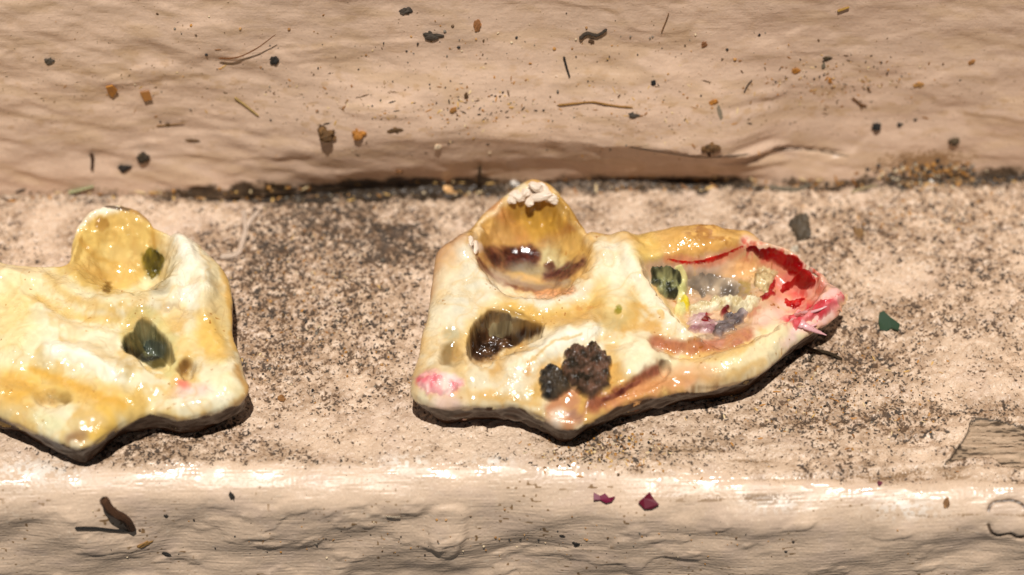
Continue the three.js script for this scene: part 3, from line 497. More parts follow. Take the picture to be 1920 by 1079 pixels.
      P_(stroke([[1225, 536], [1262, 582], [1292, 616]], 4, 3), [196, 160, 96], 0.6), P_(blob(1110, 655, 30, 9, -26, 0.6), [255, 250, 236], 0.8), P_(blob(925, 545, 26, 30, 0, 0.7), [246, 236, 208], 0.7), P_(blob(872, 560, 30, 46, 10, 0.7), [226, 222, 200], 0.7), P_(blob(1160, 500, 30, 60, -10, 0.7), [246, 240, 218], 0.7), P_(blob(1240, 720, 50, 14, -14, 0.7), [214, 150, 92], 0.6), P_(blob(1060, 600, 90, 12, -6, 0.7), [208, 158, 78], 0.6), P_(blob(900, 740, 70, 10, 4, 0.7), [222, 180, 118], 0.6), P_(blob(1010, 735, 12, 26, 10, 0.6), [214, 172, 96], 0.6), P_(stroke([[900, 742], [960, 748], [1010, 760]], 5, 5), [222, 176, 104], 0.6),
      P_(stroke([[1240, 738], [1310, 726], [1400, 706]], 6, 4), [150, 104, 62], 0.6, { patchy: 11 })] });
  const { root, patch, topAt, cx, cz, onFace } = T;
  // dark clotted lumps on the lower rim
  patch('dark_lump', area([[1062, 655], [1080, 645], [1100, 650], [1112, 642], [1126, 655], [1142, 668], [1144, 700], [1138, 725], [1112, 736], [1086, 726], [1066, 706], [1055, 690], [1064, 676]], 6), { h: 0.85, sink: 0.3, grain: 0.95, scale: 2.7, dome: 0.45, blend: 0.4, colors: [[44, 36, 26], [112, 80, 62]], material: wetMatter, wob: 9 });
  patch('dark_lump', area([[1016, 690], [1034, 678], [1044, 690], [1062, 704], [1072, 724], [1054, 738], [1024, 742], [1013, 722]], 6), { h: 0.6, sink: 0.3, grain: 0.7, scale: 2.4, dome: 0.5, blend: 0.4, colors: [[34, 30, 26], [84, 70, 54]], material: wetMatter, wob: 8 });
  patch('brown_plug', area([[894, 655], [892, 630], [912, 612], [940, 632], [960, 640], [930, 660], [908, 670]], 5), { h: 0.1, sink: 0.2, grain: 0.4, scale: 2.2, colors: [[40, 26, 18], [100, 70, 46]], material: wetMatter });
  patch('grey_gel', blob(938, 616, 24, 17, -25, 0.5), { h: 0.3, sink: 0.3, grain: 0.15, colors: [[110, 96, 70], [176, 160, 120]], material: wetMatter });
  // contents of the open cavity
  patch('green_mould', area([[1216, 508], [1245, 498], [1275, 506], [1278, 530], [1262, 556], [1240, 545], [1224, 526]], 6), { h: 0.5, sink: 0.3, grain: 0.5, scale: 3.4, blend: 0.6, colors: [[38, 40, 26], [150, 148, 100]], material: dullMatter, wob: 8 });
  patch('yellow_pus', stroke([[1274, 502], [1282, 525], [1276, 548], [1284, 566], [1276, 582]], 9, 7), { h: 0.6, sink: 0.25, grain: 0.3, wob: 7, colors: [[190, 186, 120], [228, 218, 150]], material: wetMatter });
  patch('yellow_pus', blob(1284, 566, 9, 15, -8, 0.6), { h: 0.8, sink: 0.2, grain: 0.1, colors: [[214, 190, 30], [222, 206, 84]], material: wetMatter });
  patch('grey_membrane', area([[1286, 520], [1320, 512], [1360, 518], [1392, 530], [1380, 552], [1340, 556], [1300, 548]], 8), { h: 0.15, sink: 0.25, grain: 0.3, scale: 1.2, colors: [[104, 92, 80], [190, 168, 140]], material: wetMatter, wob: 12 });
  patch('white_curd', stroke([[1300, 582], [1330, 572], [1360, 564], [1400, 572], [1412, 566]], 11, 7), { h: 0.45, sink: 0.3, grain: 0.6, scale: 2.8, wob: 9, colors: [[196, 176, 130], [236, 224, 190]], material: wetMatter });
  patch('violet_tissue', blob(1318, 604, 30, 18, 10, 0.5), { h: 0.4, sink: 0.3, grain: 0.35, wob: 9, colors: [[150, 104, 108], [210, 180, 176]], material: wetMatter });
  patch('grey_flap', area([[1338, 622], [1352, 598], [1380, 582], [1404, 578], [1396, 600], [1370, 616], [1350, 626]], 5), { h: 0.5, sink: 0.3, grain: 0.4, scale: 2, wob: 8, colors: [[84, 74, 74], [166, 150, 146]], material: wetMatter });
  patch('blood_spot', blob(1325, 598, 9, 12, 30, 0.5), { h: 0.55, sink: 0.1, wob: 9, colors: [[96, 12, 18], [150, 24, 34]], material: bloodMatter });
  patch('blood_spot', blob(1362, 580, 8, 8, 0, 0.5), { h: 0.55, sink: 0.1, wob: 9, colors: [[96, 20, 22], [140, 40, 44]], material: bloodMatter });
  patch('grey_granules', blob(1434, 522, 20, 24, 10, 0.5), { h: 0.2, sink: 0.25, grain: 0.5, scale: 3, colors: [[136, 110, 70], [216, 190, 140]], material: wetMatter, wob: 9 });
  patch('blood_pool', area([[1396, 464], [1440, 464], [1484, 478], [1506, 494], [1500, 516], [1474, 510], [1448, 490], [1408, 478]], 5), { h: 0.12, sink: 0.14, grain: 0.14, scale: 1.2, colors: [[96, 2, 4], [150, 8, 8]], material: bloodMatter, wob: 7 });
  patch('blood_pool', area([[1488, 520], [1500, 504], [1522, 510], [1530, 530], [1512, 545], [1490, 538], [1468, 548], [1462, 538]], 4), { h: 0.06, sink: 0.14, grain: 0.22, scale: 1.3, colors: [[104, 4, 4], [170, 30, 24]], material: bloodMatter, wob: 8 });
  patch('blood_pool', blob(1490, 565, 22, 8, -10, 0.4), { h: 0.08, sink: 0.12, grain: 0.15, colors: [[140, 8, 8], [196, 36, 30]], material: bloodMatter, wob: 10 });
  patch('blood_pool', stroke([[1428, 556], [1445, 545], [1452, 530]], 6, 4), { h: 0.2, sink: 0.1, grain: 0.1, colors: [[120, 10, 12], [170, 40, 36]], material: bloodMatter, wob: 12 });
  patch('blood_line', stroke([[1254, 486], [1290, 492], [1330, 488], [1365, 474], [1394, 462]], 5, 3, 0.6), { h: 0.12, sink: 0.1, colors: [[150, 10, 8], [196, 24, 16]], material: bloodMatter, wob: 2 });
  patch('blood_line', stroke([[1130, 750], [1160, 738], [1200, 714]], 6, 4, 0.4), { h: 0.12, sink: 0.12, grain: 0.1, colors: [[84, 34, 26], [150, 88, 64]], material: bloodMatter });
  patch('raw_flesh', area([[1478, 596], [1500, 580], [1530, 574], [1560, 556], [1584, 548], [1572, 572], [1545, 588], [1520, 600], [1490, 612]], 6), { h: 0.35, sink: 0.25, grain: 0.35, scale: 1.6, colors: [[204, 62, 70], [240, 180, 170]], material: wetMatter, wob: 10 });
  patch('pink_granulation', area([[784, 714], [800, 702], [830, 704], [862, 718], [852, 734], [815, 738], [792, 730]], 5), { h: 0.2, sink: 0.2, grain: 0.35, scale: 2.4, colors: [[226, 120, 126], [248, 216, 200]], material: wetMatter, wob: 8 });
  // shred of flesh that hangs off the tip
  const shred = (pts, r0, name) => {
    const c = new THREE.CatmullRomCurve3(pts.map(([u, v, dy]) => { const y = onFace(u, v) + dy, [x, z] = toLevel(u, v, y); return new THREE.Vector3((x - cx) * MM, y * MM, (z - cz) * MM); }));
    const g = new THREE.TubeGeometry(c, 24, r0 * MM, 8), p = g.attributes.position;
    for (let i = 0; i < p.count; i++) { const t = Math.floor(i / 9) / 24, q = c.getPoint(t), k = (1 - t * 0.9) * (0.8 + 0.4 * noise(i * 1.7, 3)); p.setXYZ(i, q.x + (p.getX(i) - q.x) * k, q.y + (p.getY(i) - q.y) * k * 0.6, q.z + (p.getZ(i) - q.z) * k); }
    g.computeVertexNormals();
    return meshOf(name, g, fleshMaterial, root);
  };
  const fleshMaterial = new THREE.MeshPhysicalMaterial({ color: col(244, 190, 190), roughness: 0.2, ior: 1.4, transmission: 0.25, thickness: 0 });
  shred([[1486, 602, 0.1], [1505, 608, 0.25], [1522, 612, 0.3], [1534, 606, 0.4]], 0.3, 'flesh_shred');
  shred([[1492, 592, 0.1], [1522, 588, 0.25], [1548, 576, 0.25], [1566, 562, 0.1]], 0.24, 'flesh_shred');
  { const pts = [[1500, 606, 5.2], [1520, 616, 5.0], [1536, 623, 4.6], [1550, 629, 4.3]].map(([u, v, y]) => { const [x, z] = toLevel(u, v, y); return new THREE.Vector3((x - cx) * MM, y * MM, (z - cz) * MM); });
    const c = new THREE.CatmullRomCurve3(pts), g = new THREE.TubeGeometry(c, 24, 0.42 * MM, 8), p = g.attributes.position;
    for (let i = 0; i < p.count; i++) { const t = Math.floor(i / 9) / 24, q = c.getPoint(t), k = (1 - t * 0.92) * (0.8 + 0.4 * noise(i * 0.7, 3)); p.setXYZ(i, q.x + (p.getX(i) - q.x) * k, q.y + (p.getY(i) - q.y) * k * 0.7, q.z + (p.getZ(i) - q.z) * k); }
    g.computeVertexNormals(); meshOf('flesh_spike', g, fleshMaterial, root); }
  // crumbled bone on the raised tip and a flake on the lip
  const crumbs = (name, list, mat) => {
    const gs = list.map(([u, v, dy, rx, ry, rz, rot], n) => { const g = lumpGeometry(n + 3, 0.45); g.scale(rx * MM, ry * MM, rz * MM); g.rotateZ(rot); const y = onFace(u, v) + dy, [x, z] = toLevel(u, v, y); g.translate((x - cx) * MM, y * MM, (z - cz) * MM); return g; });
    return meshOf(name, mergeGeometries(gs), mat, root);
  };
  const boneMaterial = new THREE.MeshPhysicalMaterial({ color: col(226, 206, 184), roughness: 0.45, ior: 1.45 });
  crumbs('bone_fragment', [[1000, 356, 0.3, 1.2, 0.5, 0.6, 0.3], [972, 368, 0.1, 0.7, 0.4, 0.5, -0.3], [1012, 368, 0.25, 1.0, 0.35, 0.4, 0.25], [1036, 372, 0.1, 0.8, 0.4, 0.5, -0.2], [994, 380, 0.1, 0.35, 0.3, 0.4, 0], [1004, 350, 0.5, 0.6, 0.35, 0.4, -0.4], [984, 362, 0.4, 0.5, 0.3, 0.4, 0.6], [1022, 358, 0.2, 0.4, 0.3, 0.4, 0.2], [960, 376, 0.05, 0.35, 0.25, 0.35, 0]], boneMaterial);
  crumbs('bone_flake', [[889, 462, 0.1, 0.35, 0.3, 0.75, 0.3], [882, 453, 0.05, 0.3, 0.25, 0.5, 0]], boneMaterial);
}

// ------------------------------------------------------------------ lumps, twigs and the like
function lumpGeometry(seed, rough = 0.35, detail = 3) {
  const g = new THREE.IcosahedronGeometry(1, detail), p = g.attributes.position;
  for (let i = 0; i < p.count; i++) {
    const x = p.getX(i), y = p.getY(i), z = p.getZ(i);
    const n = noise(x * 1.4 + seed * 7.3 + z * 0.9, y * 1.4 + z * 1.1 + seed * 3.1) * 0.65 + noise(x * 3.2 + seed + z * 2.6, y * 3.2 - z * 2.1) * 0.35;
    const k = 1 + (n - 0.5) * 2 * rough; p.setXYZ(i, x * k, y * k, z * k);
  }
  g.computeVertexNormals();
  return g;
}

// ---- the smooth tooth at the edge of the picture, cut like the other but clean
{
  const bowl = [[150, 440], [185, 415], [240, 408], [285, 425], [312, 470], [310, 510], [280, 530], [230, 548], [170, 545], [120, 520], [110, 490]];
  const pit = [[232, 650], [250, 622], [268, 604], [292, 622], [312, 646], [314, 672], [300, 692], [275, 684], [256, 664]];
  const T = makeTooth({
    name: 'extracted_tooth', label: 'smooth glossy yellow tooth without blood, sunken green-black pit in its middle', H: 5.4, underside: 0.42, base: [[216, 182, 116], [234, 220, 182]],
    outline: [[-80, 470], [0, 477], [60, 483], [118, 480], [128, 455], [142, 420], [180, 392], [215, 383], [250, 390], [290, 412], [340, 432], [385, 458], [415, 490], [430, 530], [435, 580], [441, 640], [455, 700], [465, 735], [450, 755], [400, 775], [330, 787], [270, 780], [225, 797], [182, 826], [150, 843], [120, 838], [60, 812], [0, 785], [-60, 765], [-160, 742], [-260, 712], [-330, 665], [-365, 605], [-345, 545], [-280, 495], [-180, 468]],
    relief: [
      R_(blob(205, 398, 90, 40, 10, 0.5), 0.9), R_(blob(228, 470, 68, 54, 15, 0.7), -3.2), R_(stroke([[60, 530], [140, 585], [240, 600]], 16, 18), -0.5), R_(stroke([[240, 720], [280, 745], [330, 730]], 12, 14), -0.35), R_(blob(40, 700, 60, 24, 10, 0.7), -0.5), R_(blob(275, 472, 24, 32, 20, 0.6), -1.0), R_(stroke([[340, 436], [372, 510], [372, 590]], 16, 18), 0.45), R_(stroke([[0, 510], [70, 520], [120, 565], [200, 590]], 14, 16), 0.4), R_(stroke([[300, 745], [360, 752], [430, 735]], 14, 16), 0.35), R_(stroke([[130, 470], [90, 520], [180, 560]], 20, 18), -0.2), R_(stroke([[120, 540], [200, 575], [300, 560], [340, 500], [330, 450]], 16, 14), 0.4),
      R_(area(pit, 6, 3), -2.3), R_(blob(95, 742, 30, 16, 5, 0.5), -0.7), R_(blob(345, 688, 13, 18, 10, 0.5), -0.8), R_(stroke([[90, 660], [160, 670], [220, 700]], 16, 14), 0.4), R_(blob(40, 610, 40, 60, 0, 0.6), 0.35), R_(blob(140, 822, 22, 14, -20, 0.6), -0.3), R_(stroke([[385, 520], [395, 620], [430, 700]], 14, 14), 0.25), R_(blob(-150, 590, 90, 60, 0, 0.6), -0.8)],
    paint: [
      P_(blob(60, 520, 120, 40, 10, 0.6), [250, 234, 190], 0.8), P_(area(bowl, 12, 8), [222, 186, 104], 0.9), P_(blob(215, 500, 60, 22, -10, 0.7), [196, 152, 74], 0.6), P_(blob(200, 440, 60, 30, 0, 0.6), [222, 186, 104], 0.7), P_(blob(225, 480, 50, 26, -10, 0.7), [240, 216, 146], 0.8), P_(stroke([[140, 425], [180, 394], [215, 388]], 11, 7), [250, 242, 222], 0.95), P_(blob(190, 420, 10, 14, 10), [140, 96, 36], 0.7), P_(stroke([[200, 384], [240, 392]], 4, 3), [70, 52, 40], 0.85),
      P_(area([[268, 475], [285, 462], [308, 485], [302, 512], [285, 530], [270, 508]], 5), [96, 82, 20], 0.95, { grain: 0.5 }), P_(stroke([[283, 420], [282, 445], [290, 470]], 3, 3), [186, 130, 40], 0.8), P_(blob(200, 537, 12, 8, -50), [106, 72, 22], 0.9), P_(stroke([[120, 520], [160, 555], [240, 552], [290, 520]], 10, 8), [240, 228, 186], 0.8), P_(stroke([[90, 520], [130, 560], [200, 575]], 9, 9), [214, 174, 96], 0.6),
      P_(blob(350, 500, 46, 80, -20, 0.6), [240, 234, 208], 0.85), P_(blob(310, 560, 50, 26, -20, 0.6), [238, 230, 200], 0.8), P_(blob(365, 450, 40, 16, 30, 0.6), [250, 238, 204], 0.8), P_(stroke([[402, 500], [408, 560], [425, 640]], 13, 10), [214, 192, 140], 0.6), P_(blob(393, 635, 26, 46, -22, 0.5), [232, 188, 98], 0.9), P_(blob(345, 650, 20, 26, 10, 0.7), [236, 198, 116], 0.6), P_(blob(420, 725, 40, 30, 0, 0.6), [250, 236, 192], 0.8),
      P_(stroke([[236, 630], [256, 585], [290, 600], [325, 650], [318, 700]], 12, 9), [214, 198, 128], 0.7), P_(area(pit, 4, 2), [96, 92, 58], 0.95), P_(blob(270, 625, 20, 16, 20, 0.6), [148, 146, 108], 0.85), P_(blob(292, 655, 22, 14, 30, 0.6), [92, 104, 96], 0.85), P_(stroke([[240, 652], [268, 670], [296, 672]], 6, 5), [34, 34, 28], 0.9), P_(blob(296, 682, 16, 8, 0), [84, 72, 36], 0.8),
      P_(blob(96, 744, 30, 14, 6, 0.4), [130, 108, 80], 0.9, { grain: 0.3 }), P_(blob(122, 748, 12, 12), [96, 74, 46], 0.8), P_(blob(345, 688, 12, 17, 10, 0.5), [110, 76, 36], 0.9), P_(blob(360, 735, 38, 14, -8, 0.6), [250, 214, 204], 0.85), P_(blob(343, 722, 10, 9, 0, 0.6), [238, 120, 104], 0.8),
      P_(stroke([[100, 655], [160, 672], [215, 710]], 17, 12), [252, 246, 224], 0.9), P_(blob(200, 745, 90, 26, 10, 0.6), [232, 190, 100], 0.75), P_(blob(60, 720, 80, 30, 10, 0.6), [238, 200, 110], 0.7), P_(blob(90, 790, 36, 16, 28, 0.6), [226, 218, 168], 0.8), P_(blob(140, 820, 22, 14, -20, 0.5), [158, 120, 84], 0.8), P_(blob(138, 834, 12, 7), [232, 216, 180], 0.8), P_(blob(20, 600, 46, 70, 0, 0.6), [250, 236, 176], 0.8), P_(blob(10, 480, 80, 10, 0, 0.6), [186, 146, 92], 0.5), P_(stroke([[290, 760], [350, 750], [430, 745]], 10, 9), [250, 240, 210], 0.7),
      P_(stroke([[250, 392], [300, 418], [350, 436], [390, 464]], 6, 5), [150, 104, 50], 0.7), P_(stroke([[412, 490], [428, 540], [434, 600], [440, 650]], 6, 5), [206, 160, 82], 0.8), P_(stroke([[445, 690], [462, 735], [440, 758]], 6, 6), [186, 130, 62], 0.7), P_(stroke([[270, 778], [330, 784], [410, 768]], 5, 5), [190, 130, 50], 0.7),
      P_(stroke([[0, 480], [60, 487], [118, 484]], 6, 5), [186, 140, 84], 0.8), P_(blob(250, 440, 34, 26, 0, 0.7), [226, 190, 110], 0.8), P_(blob(300, 540, 20, 10, -30, 0.6), [150, 142, 120], 0.5), P_(blob(330, 585, 26, 12, 30, 0.6), [196, 170, 132], 0.7, { patchy: 14 }), P_(stroke([[330, 430], [360, 500], [350, 560]], 16, 12), [252, 246, 226], 0.85),
      P_(stroke([[60, 690], [150, 730], [230, 760]], 8, 8), [226, 168, 66], 0.7), P_(blob(30, 730, 40, 30, 0, 0.6), [228, 172, 70], 0.7), P_(stroke([[190, 760], [210, 790], [170, 815]], 8, 8), [236, 190, 90], 0.8), P_(stroke([[70, 560], [130, 590], [220, 600]], 8, 8), [226, 182, 92], 0.6), P_(blob(150, 620, 60, 16, 10, 0.6), [250, 240, 204], 0.8), P_(stroke([[150, 450], [180, 480], [220, 500]], 6, 6), [200, 154, 72], 0.6)] });
  T.patch('green_plug', area([[268, 474], [284, 464], [306, 484], [300, 510], [284, 526], [272, 506]], 5), { h: 0.1, sink: 0.25, grain: 0.5, scale: 2.4, colors: [[44, 38, 10], [140, 122, 44]], material: wetMatter });
  T.patch('grey_gel', blob(288, 652, 24, 18, 30, 0.5), { h: 0.12, sink: 0.3, grain: 0.2, scale: 1.4, colors: [[62, 68, 58], [142, 144, 116]], material: wetMatter });
  T.patch('white_pulp', stroke([[105, 652], [160, 668], [205, 700]], 14, 12), { h: 0.3, sink: 0.25, grain: 0.1, scale: 1, colors: [[248, 240, 210], [253, 248, 232]], material: wetMatter });
}

// ------------------------------------------------------------------ debris: every larger crumb, twig and flake on its own
const matteCache = new Map();
function matte(c, rough = 0.8) { const k = c.join() + rough; if (!matteCache.has(k)) matteCache.set(k, new THREE.MeshPhysicalMaterial({ color: col(...c), roughness: rough, bumpMap: grainBump, bumpScale: 0.00008 })); return matteCache.get(k); }
function surfaceAt(u, v) {                                     // {p: point (mm), n: normal} of wall or sill under a photo pixel
  const [xw, tw] = toWall(u, v);
  if (tw > 0.05) return frame((a, b) => wallPoint(xw + a, tw + b), [0, cL, -sL]);
  const [x, t] = toSill(u, v);
  return frame((a, b) => sillPoint(x + a, t - b));
}
function frame(f) {
  const e = 0.25, p = f(0, 0), a = f(e, 0), b = f(0, e), A = new THREE.Vector3(a[0] - p[0], a[1] - p[1], a[2] - p[2]).normalize(), B = new THREE.Vector3(b[0] - p[0], b[1] - p[1], b[2] - p[2]).normalize();
  return { p: new THREE.Vector3(...p), n: new THREE.Vector3().crossVectors(A, B).normalize(), right: A, up: B };
}
const MPP = 0.0448;
const shapes = Array.from({ length: 10 }, (_, i) => {           // ragged clods: a core with smaller bits stuck to it
  const r = mulberry(i + 40), gs = [lumpGeometry(i * 3 + 1, 0.6, 4).scale(0.8, 0.9, 0.8)];
  for (let k = 0; k < 7; k++) { const a = r() * 6.28, q = 0.2 + 0.28 * r(), d = 0.62 + 0.3 * r(); gs.push(lumpGeometry(i * 9 + k + 50, 0.5, 2).scale(q * (0.6 + r()), q * 0.9, q * (0.6 + r())).translate(Math.cos(a) * d, (r() - 0.5) * 0.6 - 0.1, Math.sin(a) * d)); }
  gs.forEach((g, k) => { const p = g.attributes.position, c = [], b = k ? 0.5 + 1.1 * r() : 0.9; for (let n = 0; n < p.count; n++) { const t = b * (0.65 + 0.7 * noise(p.getX(n) * 4 + k, p.getZ(n) * 4 + p.getY(n) * 3)); c.push(t, t * 0.97, t * 0.92); } g.setAttribute('color', new THREE.Float32BufferAttribute(c, 3)); });
  return mergeGeometries(gs);
});
const cloddy = new Map();
function clodMaterial(c, rough) { const k = c.join() + rough; if (!cloddy.has(k)) cloddy.set(k, new THREE.MeshPhysicalMaterial({ color: col(...c), vertexColors: true, roughness: rough })); return cloddy.get(k); }
let crumbCount = 0;
// a crumb: photo pixel, width and height in pixels as seen, turn in the picture, colour
function crumb(u, v, w, h, rot, c, name, label, category, group, { thick = 0.5, tall = 1, rough = 0.8 } = {}) {
  const s = surfaceAt(u, v), onWall = s.n.y < 0.7, fore = onWall ? 0.68 : 0.84;
  const g = new THREE.Group(); g.name = numbered(name);
  const m = new THREE.Matrix4().makeBasis(s.right, s.n, s.up.clone().negate());
  const rx = w * 0.35 * MPP, rz = h * 0.35 * MPP / fore, ry = Math.min(rx, rz) * thick * tall;
  const mesh = new THREE.Mesh(shapes[crumbCount++ % shapes.length], clodMaterial(c, rough));
  mesh.name = g.name; mesh.castShadow = mesh.receiveShadow = true;
  mesh.quaternion.setFromRotationMatrix(m).multiply(new THREE.Quaternion().setFromAxisAngle(new THREE.Vector3(0, 1, 0), -rot * DEG));
  mesh.scale.set(rx * MM, ry * MM, rz * MM);
  mesh.position.copy(s.p).addScaledVector(s.n, ry * 0.55).multiplyScalar(MM);
  scene.add(mesh);
  return tag(mesh, label, category, group);
}
// a twig, hair or straw: photo pixels with heights above the surface, radius in mm
function twig(pts, r, c, name, label, category, group, { taper = 0.3, flat = 1, branches = [], rough = 0.75, knots = 0.25 } = {}) {
  const tube = (P, r0) => {
    const V = P.map(([u, v, lift = 0.1]) => { const s = surfaceAt(u, v); return s.p.clone().addScaledVector(s.n, r0 * flat * 0.6 + lift); });
    const curve = new THREE.CatmullRomCurve3(V.map((q) => q.multiplyScalar(MM))), n = 30, g = new THREE.TubeGeometry(curve, n, r0 * MM, 7), p = g.attributes.position;
    for (let i = 0; i < p.count; i++) { const t = Math.floor(i / 8) / n, q = curve.getPointAt(t), k = (1 - taper * t) * (1 - knots / 2 + knots * noise(t * 14 + r0 * 90, i % 8 * 0.8)) * (t < 0.02 || t > 0.98 ? 0.4 : 1); p.setXYZ(i, q.x + (p.getX(i) - q.x) * k, q.y + (p.getY(i) - q.y) * k * flat, q.z + (p.getZ(i) - q.z) * k); }
    g.computeVertexNormals(); return g;
  };
  const gs = [tube(pts, r), ...branches.map(([b, k]) => tube(b, r * k))];
  return tag(meshOf(name, gs.length > 1 ? mergeGeometries(gs) : gs[0], matte(c, rough), scene), label, category, group);
}
// a flat chip: outline in photo pixels, thickness and curl in mm
function flake(pts, th, curl, c, name, label, category, group, rough = 0.5) {
  const cu = pts.reduce((a, p) => a + p[0], 0) / pts.length, cv = pts.reduce((a, p) => a + p[1], 0) / pts.length, s = surfaceAt(cu, cv), fore = s.n.y < 0.7 ? 0.68 : 0.84;
  const sh = new THREE.Shape(pts.map(([u, v]) => new THREE.Vector2((u - cu) * 0.88 * MPP * MM, (cv - v) * 0.88 * MPP / fore * MM)));
  const g = new THREE.ExtrudeGeometry(sh, { depth: th * MM, bevelEnabled: true, bevelThickness: th * 0.3 * MM, bevelSize: th * 0.3 * MM, bevelSegments: 1, curveSegments: 3 });
  const p = g.attributes.position;
  for (let i = 0; i < p.count; i++) { const x = p.getX(i) / MM, y = p.getY(i) / MM; p.setZ(i, p.getZ(i) + curl * (x * x + 0.5 * y * y + 0.3 * x * y) * MM); }
  g.computeVertexNormals();
  const m = meshOf(name, g, matte(c, rough), scene);
  m.quaternion.setFromRotationMatrix(new THREE.Matrix4().makeBasis(s.right, s.up, s.n));
  m.position.copy(s.p).addScaledVector(s.n, 0.12).multiplyScalar(MM);
  return tag(m, label, category, group);
}
var grainBump; { const n = 128, b = new Uint8Array(n * n * 4); for (let j = 0; j < n; j++) for (let i = 0; i < n; i++) { const o = (j * n + i) * 4; b[o] = b[o + 1] = b[o + 2] = 255 * fbm(i * 0.15, j * 0.15, 3); b[o + 3] = 255; } grainBump = dataTexture(b, n, n, false, THREE.RepeatWrapping); grainBump.repeat.set(6, 6); }

const SOOT = [44, 38, 32], EARTH = [92, 66, 40], OCHRE = [176, 116, 44], STRAW = [214, 178, 104], SLATE = [76, 66, 56], PALE = [224, 202, 172], BARK = [86, 56, 30];
// single pieces one can point to
crumb(808, 63, 46, 17, 4, SLATE, 'dirt_crumb', 'dark slate grey oblong crumb, high on the wall board', 'crumb');
crumb(760, 18, 34, 14, 0, SLATE, 'dirt_crumb', 'charcoal crumb right above the slate grey oblong crumb', 'crumb');
crumb(895, 46, 20, 22, 10, [150, 100, 56], 'dirt_crumb', 'brown chunky crumb beside the slate grey oblong crumb', 'crumb');
twig([[1087, 68], [1100, 58], [1120, 60], [1138, 48]], 0.17, [80, 66, 52], 'dirt_thread', 'grey-brown crooked thread lying sideways on the wall board', 'thread');
crumb(1110, 74, 14, 10, 20, EARTH, 'dirt_crumb', 'small brown crumb under the crooked thread', 'crumb');
twig([[1057, 100], [1061, 114], [1068, 131]], 0.1, SOOT, 'twig', 'short thin black splinter standing upright on the wall board', 'twig');
twig([[410, 106, 0.1], [445, 102, 0.3], [480, 84, 0.6], [518, 52, 0.9]], 0.075, [150, 92, 44], 'hair', 'long curved brown hair on the wall board', 'hair', undefined, { taper: 0.6 });
twig([[440, 179], [462, 194], [486, 210]], 0.1, STRAW, 'straw_piece', 'short straight yellow straw on the wall board', 'straw');
crumb(515, 110, 22, 20, 0, SOOT, 'dirt_crumb', 'ragged black crumb beside the long curved hair', 'crumb');
crumb(90, 115, 24, 13, -6, [88, 78, 66], 'dirt_crumb', 'grey blurred crumb alone on the upper wall board', 'crumb');
flake([[199, 156], [212, 153], [220, 166], [208, 182], [201, 170]], 0.12, 0.15, OCHRE, 'leaf_flake', 'golden brown pointed leaf flake on the wall board', 'flake');
flake([[262, 172], [280, 170], [285, 184], [270, 187]], 0.12, 0.12, [156, 102, 48], 'leaf_flake', 'square tan leaf flake beside the golden one', 'flake');
crumb(232, 316, 34, 15, -24, SOOT, 'dirt_clump', 'black oblong soil clump low on the wall, lower of two', 'dirt clump', undefined, { thick: 0.8 });
crumb(270, 293, 46, 20, -18, [58, 46, 28], 'dirt_clump', 'dark brown soil clump touching the black oblong one', 'dirt clump', undefined, { thick: 0.8 });
twig([[170, 288], [172, 300], [172, 318]], 0.17, BARK, 'twig', 'stubby brown bit standing upright near the corner', 'twig');
crumb(616, 226, 50, 24, 4, [96, 68, 34], 'dirt_clump', 'ragged brown soil clump sticking out of the wall', 'dirt clump', undefined, { thick: 1.5 });
crumb(606, 220, 20, 18, 30, EARTH, 'dirt_crumb', 'brown crumb stuck to the ragged soil clump', 'crumb');
crumb(672, 224, 32, 19, 0, OCHRE, 'dirt_crumb', 'orange-brown crumb next to the ragged soil clump', 'crumb', undefined, { thick: 0.8 });
crumb(360, 265, 40, 8, 8, [110, 82, 52], 'dirt_crumb', 'thin long brown crumb on the lower wall board', 'crumb');
twig([[292, 237], [316, 236], [345, 231]], 0.06, [176, 128, 68], 'hair', 'thin tan fibre with a dark knot on it', 'fibre');
crumb(314, 237, 14, 10, 0, EARTH, 'dirt_crumb', 'dark knot of dirt on the thin tan fibre', 'crumb');
crumb(745, 214, 36, 10, -12, [96, 70, 40], 'dirt_crumb', 'dark curved sliver on the wall over the gap', 'crumb');
crumb(822, 246, 15, 16, 20, PALE, 'paint_crumb', 'pale cream crumb over the shaded hollow in the wall', 'crumb');
crumb(918, 265, 9, 9, 0, PALE, 'paint_crumb', 'tiny pale bead inside the shaded hollow', 'crumb');
crumb(748, 311, 20, 12, 0, [128, 88, 50], 'dirt_crumb', 'brown crumb on the wall just above the black gap', 'crumb');
twig([[1045, 173], [1075, 170], [1110, 167], [1150, 172], [1185, 174]], 0.08, [196, 142, 70], 'peel_strip', 'ragged tan strip of peeled fibre across the wall', 'peel strip', undefined, { knots: 0.9 });
crumb(875, 160, 15, 12, 0, [84, 58, 28], 'dirt_crumb', 'dark crumb left of the ragged peeled strip', 'crumb');
crumb(850, 181, 18, 14, 60, [150, 104, 50], 'dirt_crumb', 'tan crumb under the dark crumb by the peeled strip', 'crumb');
crumb(1225, 138, 13, 12, 0, [26, 24, 22], 'dirt_crumb', 'small jet black crumb right of the peeled strip', 'crumb');
crumb(1185, 186, 26, 10, 10, SLATE, 'dirt_crumb', 'grey sprinkle at the right end of the peeled strip', 'crumb');
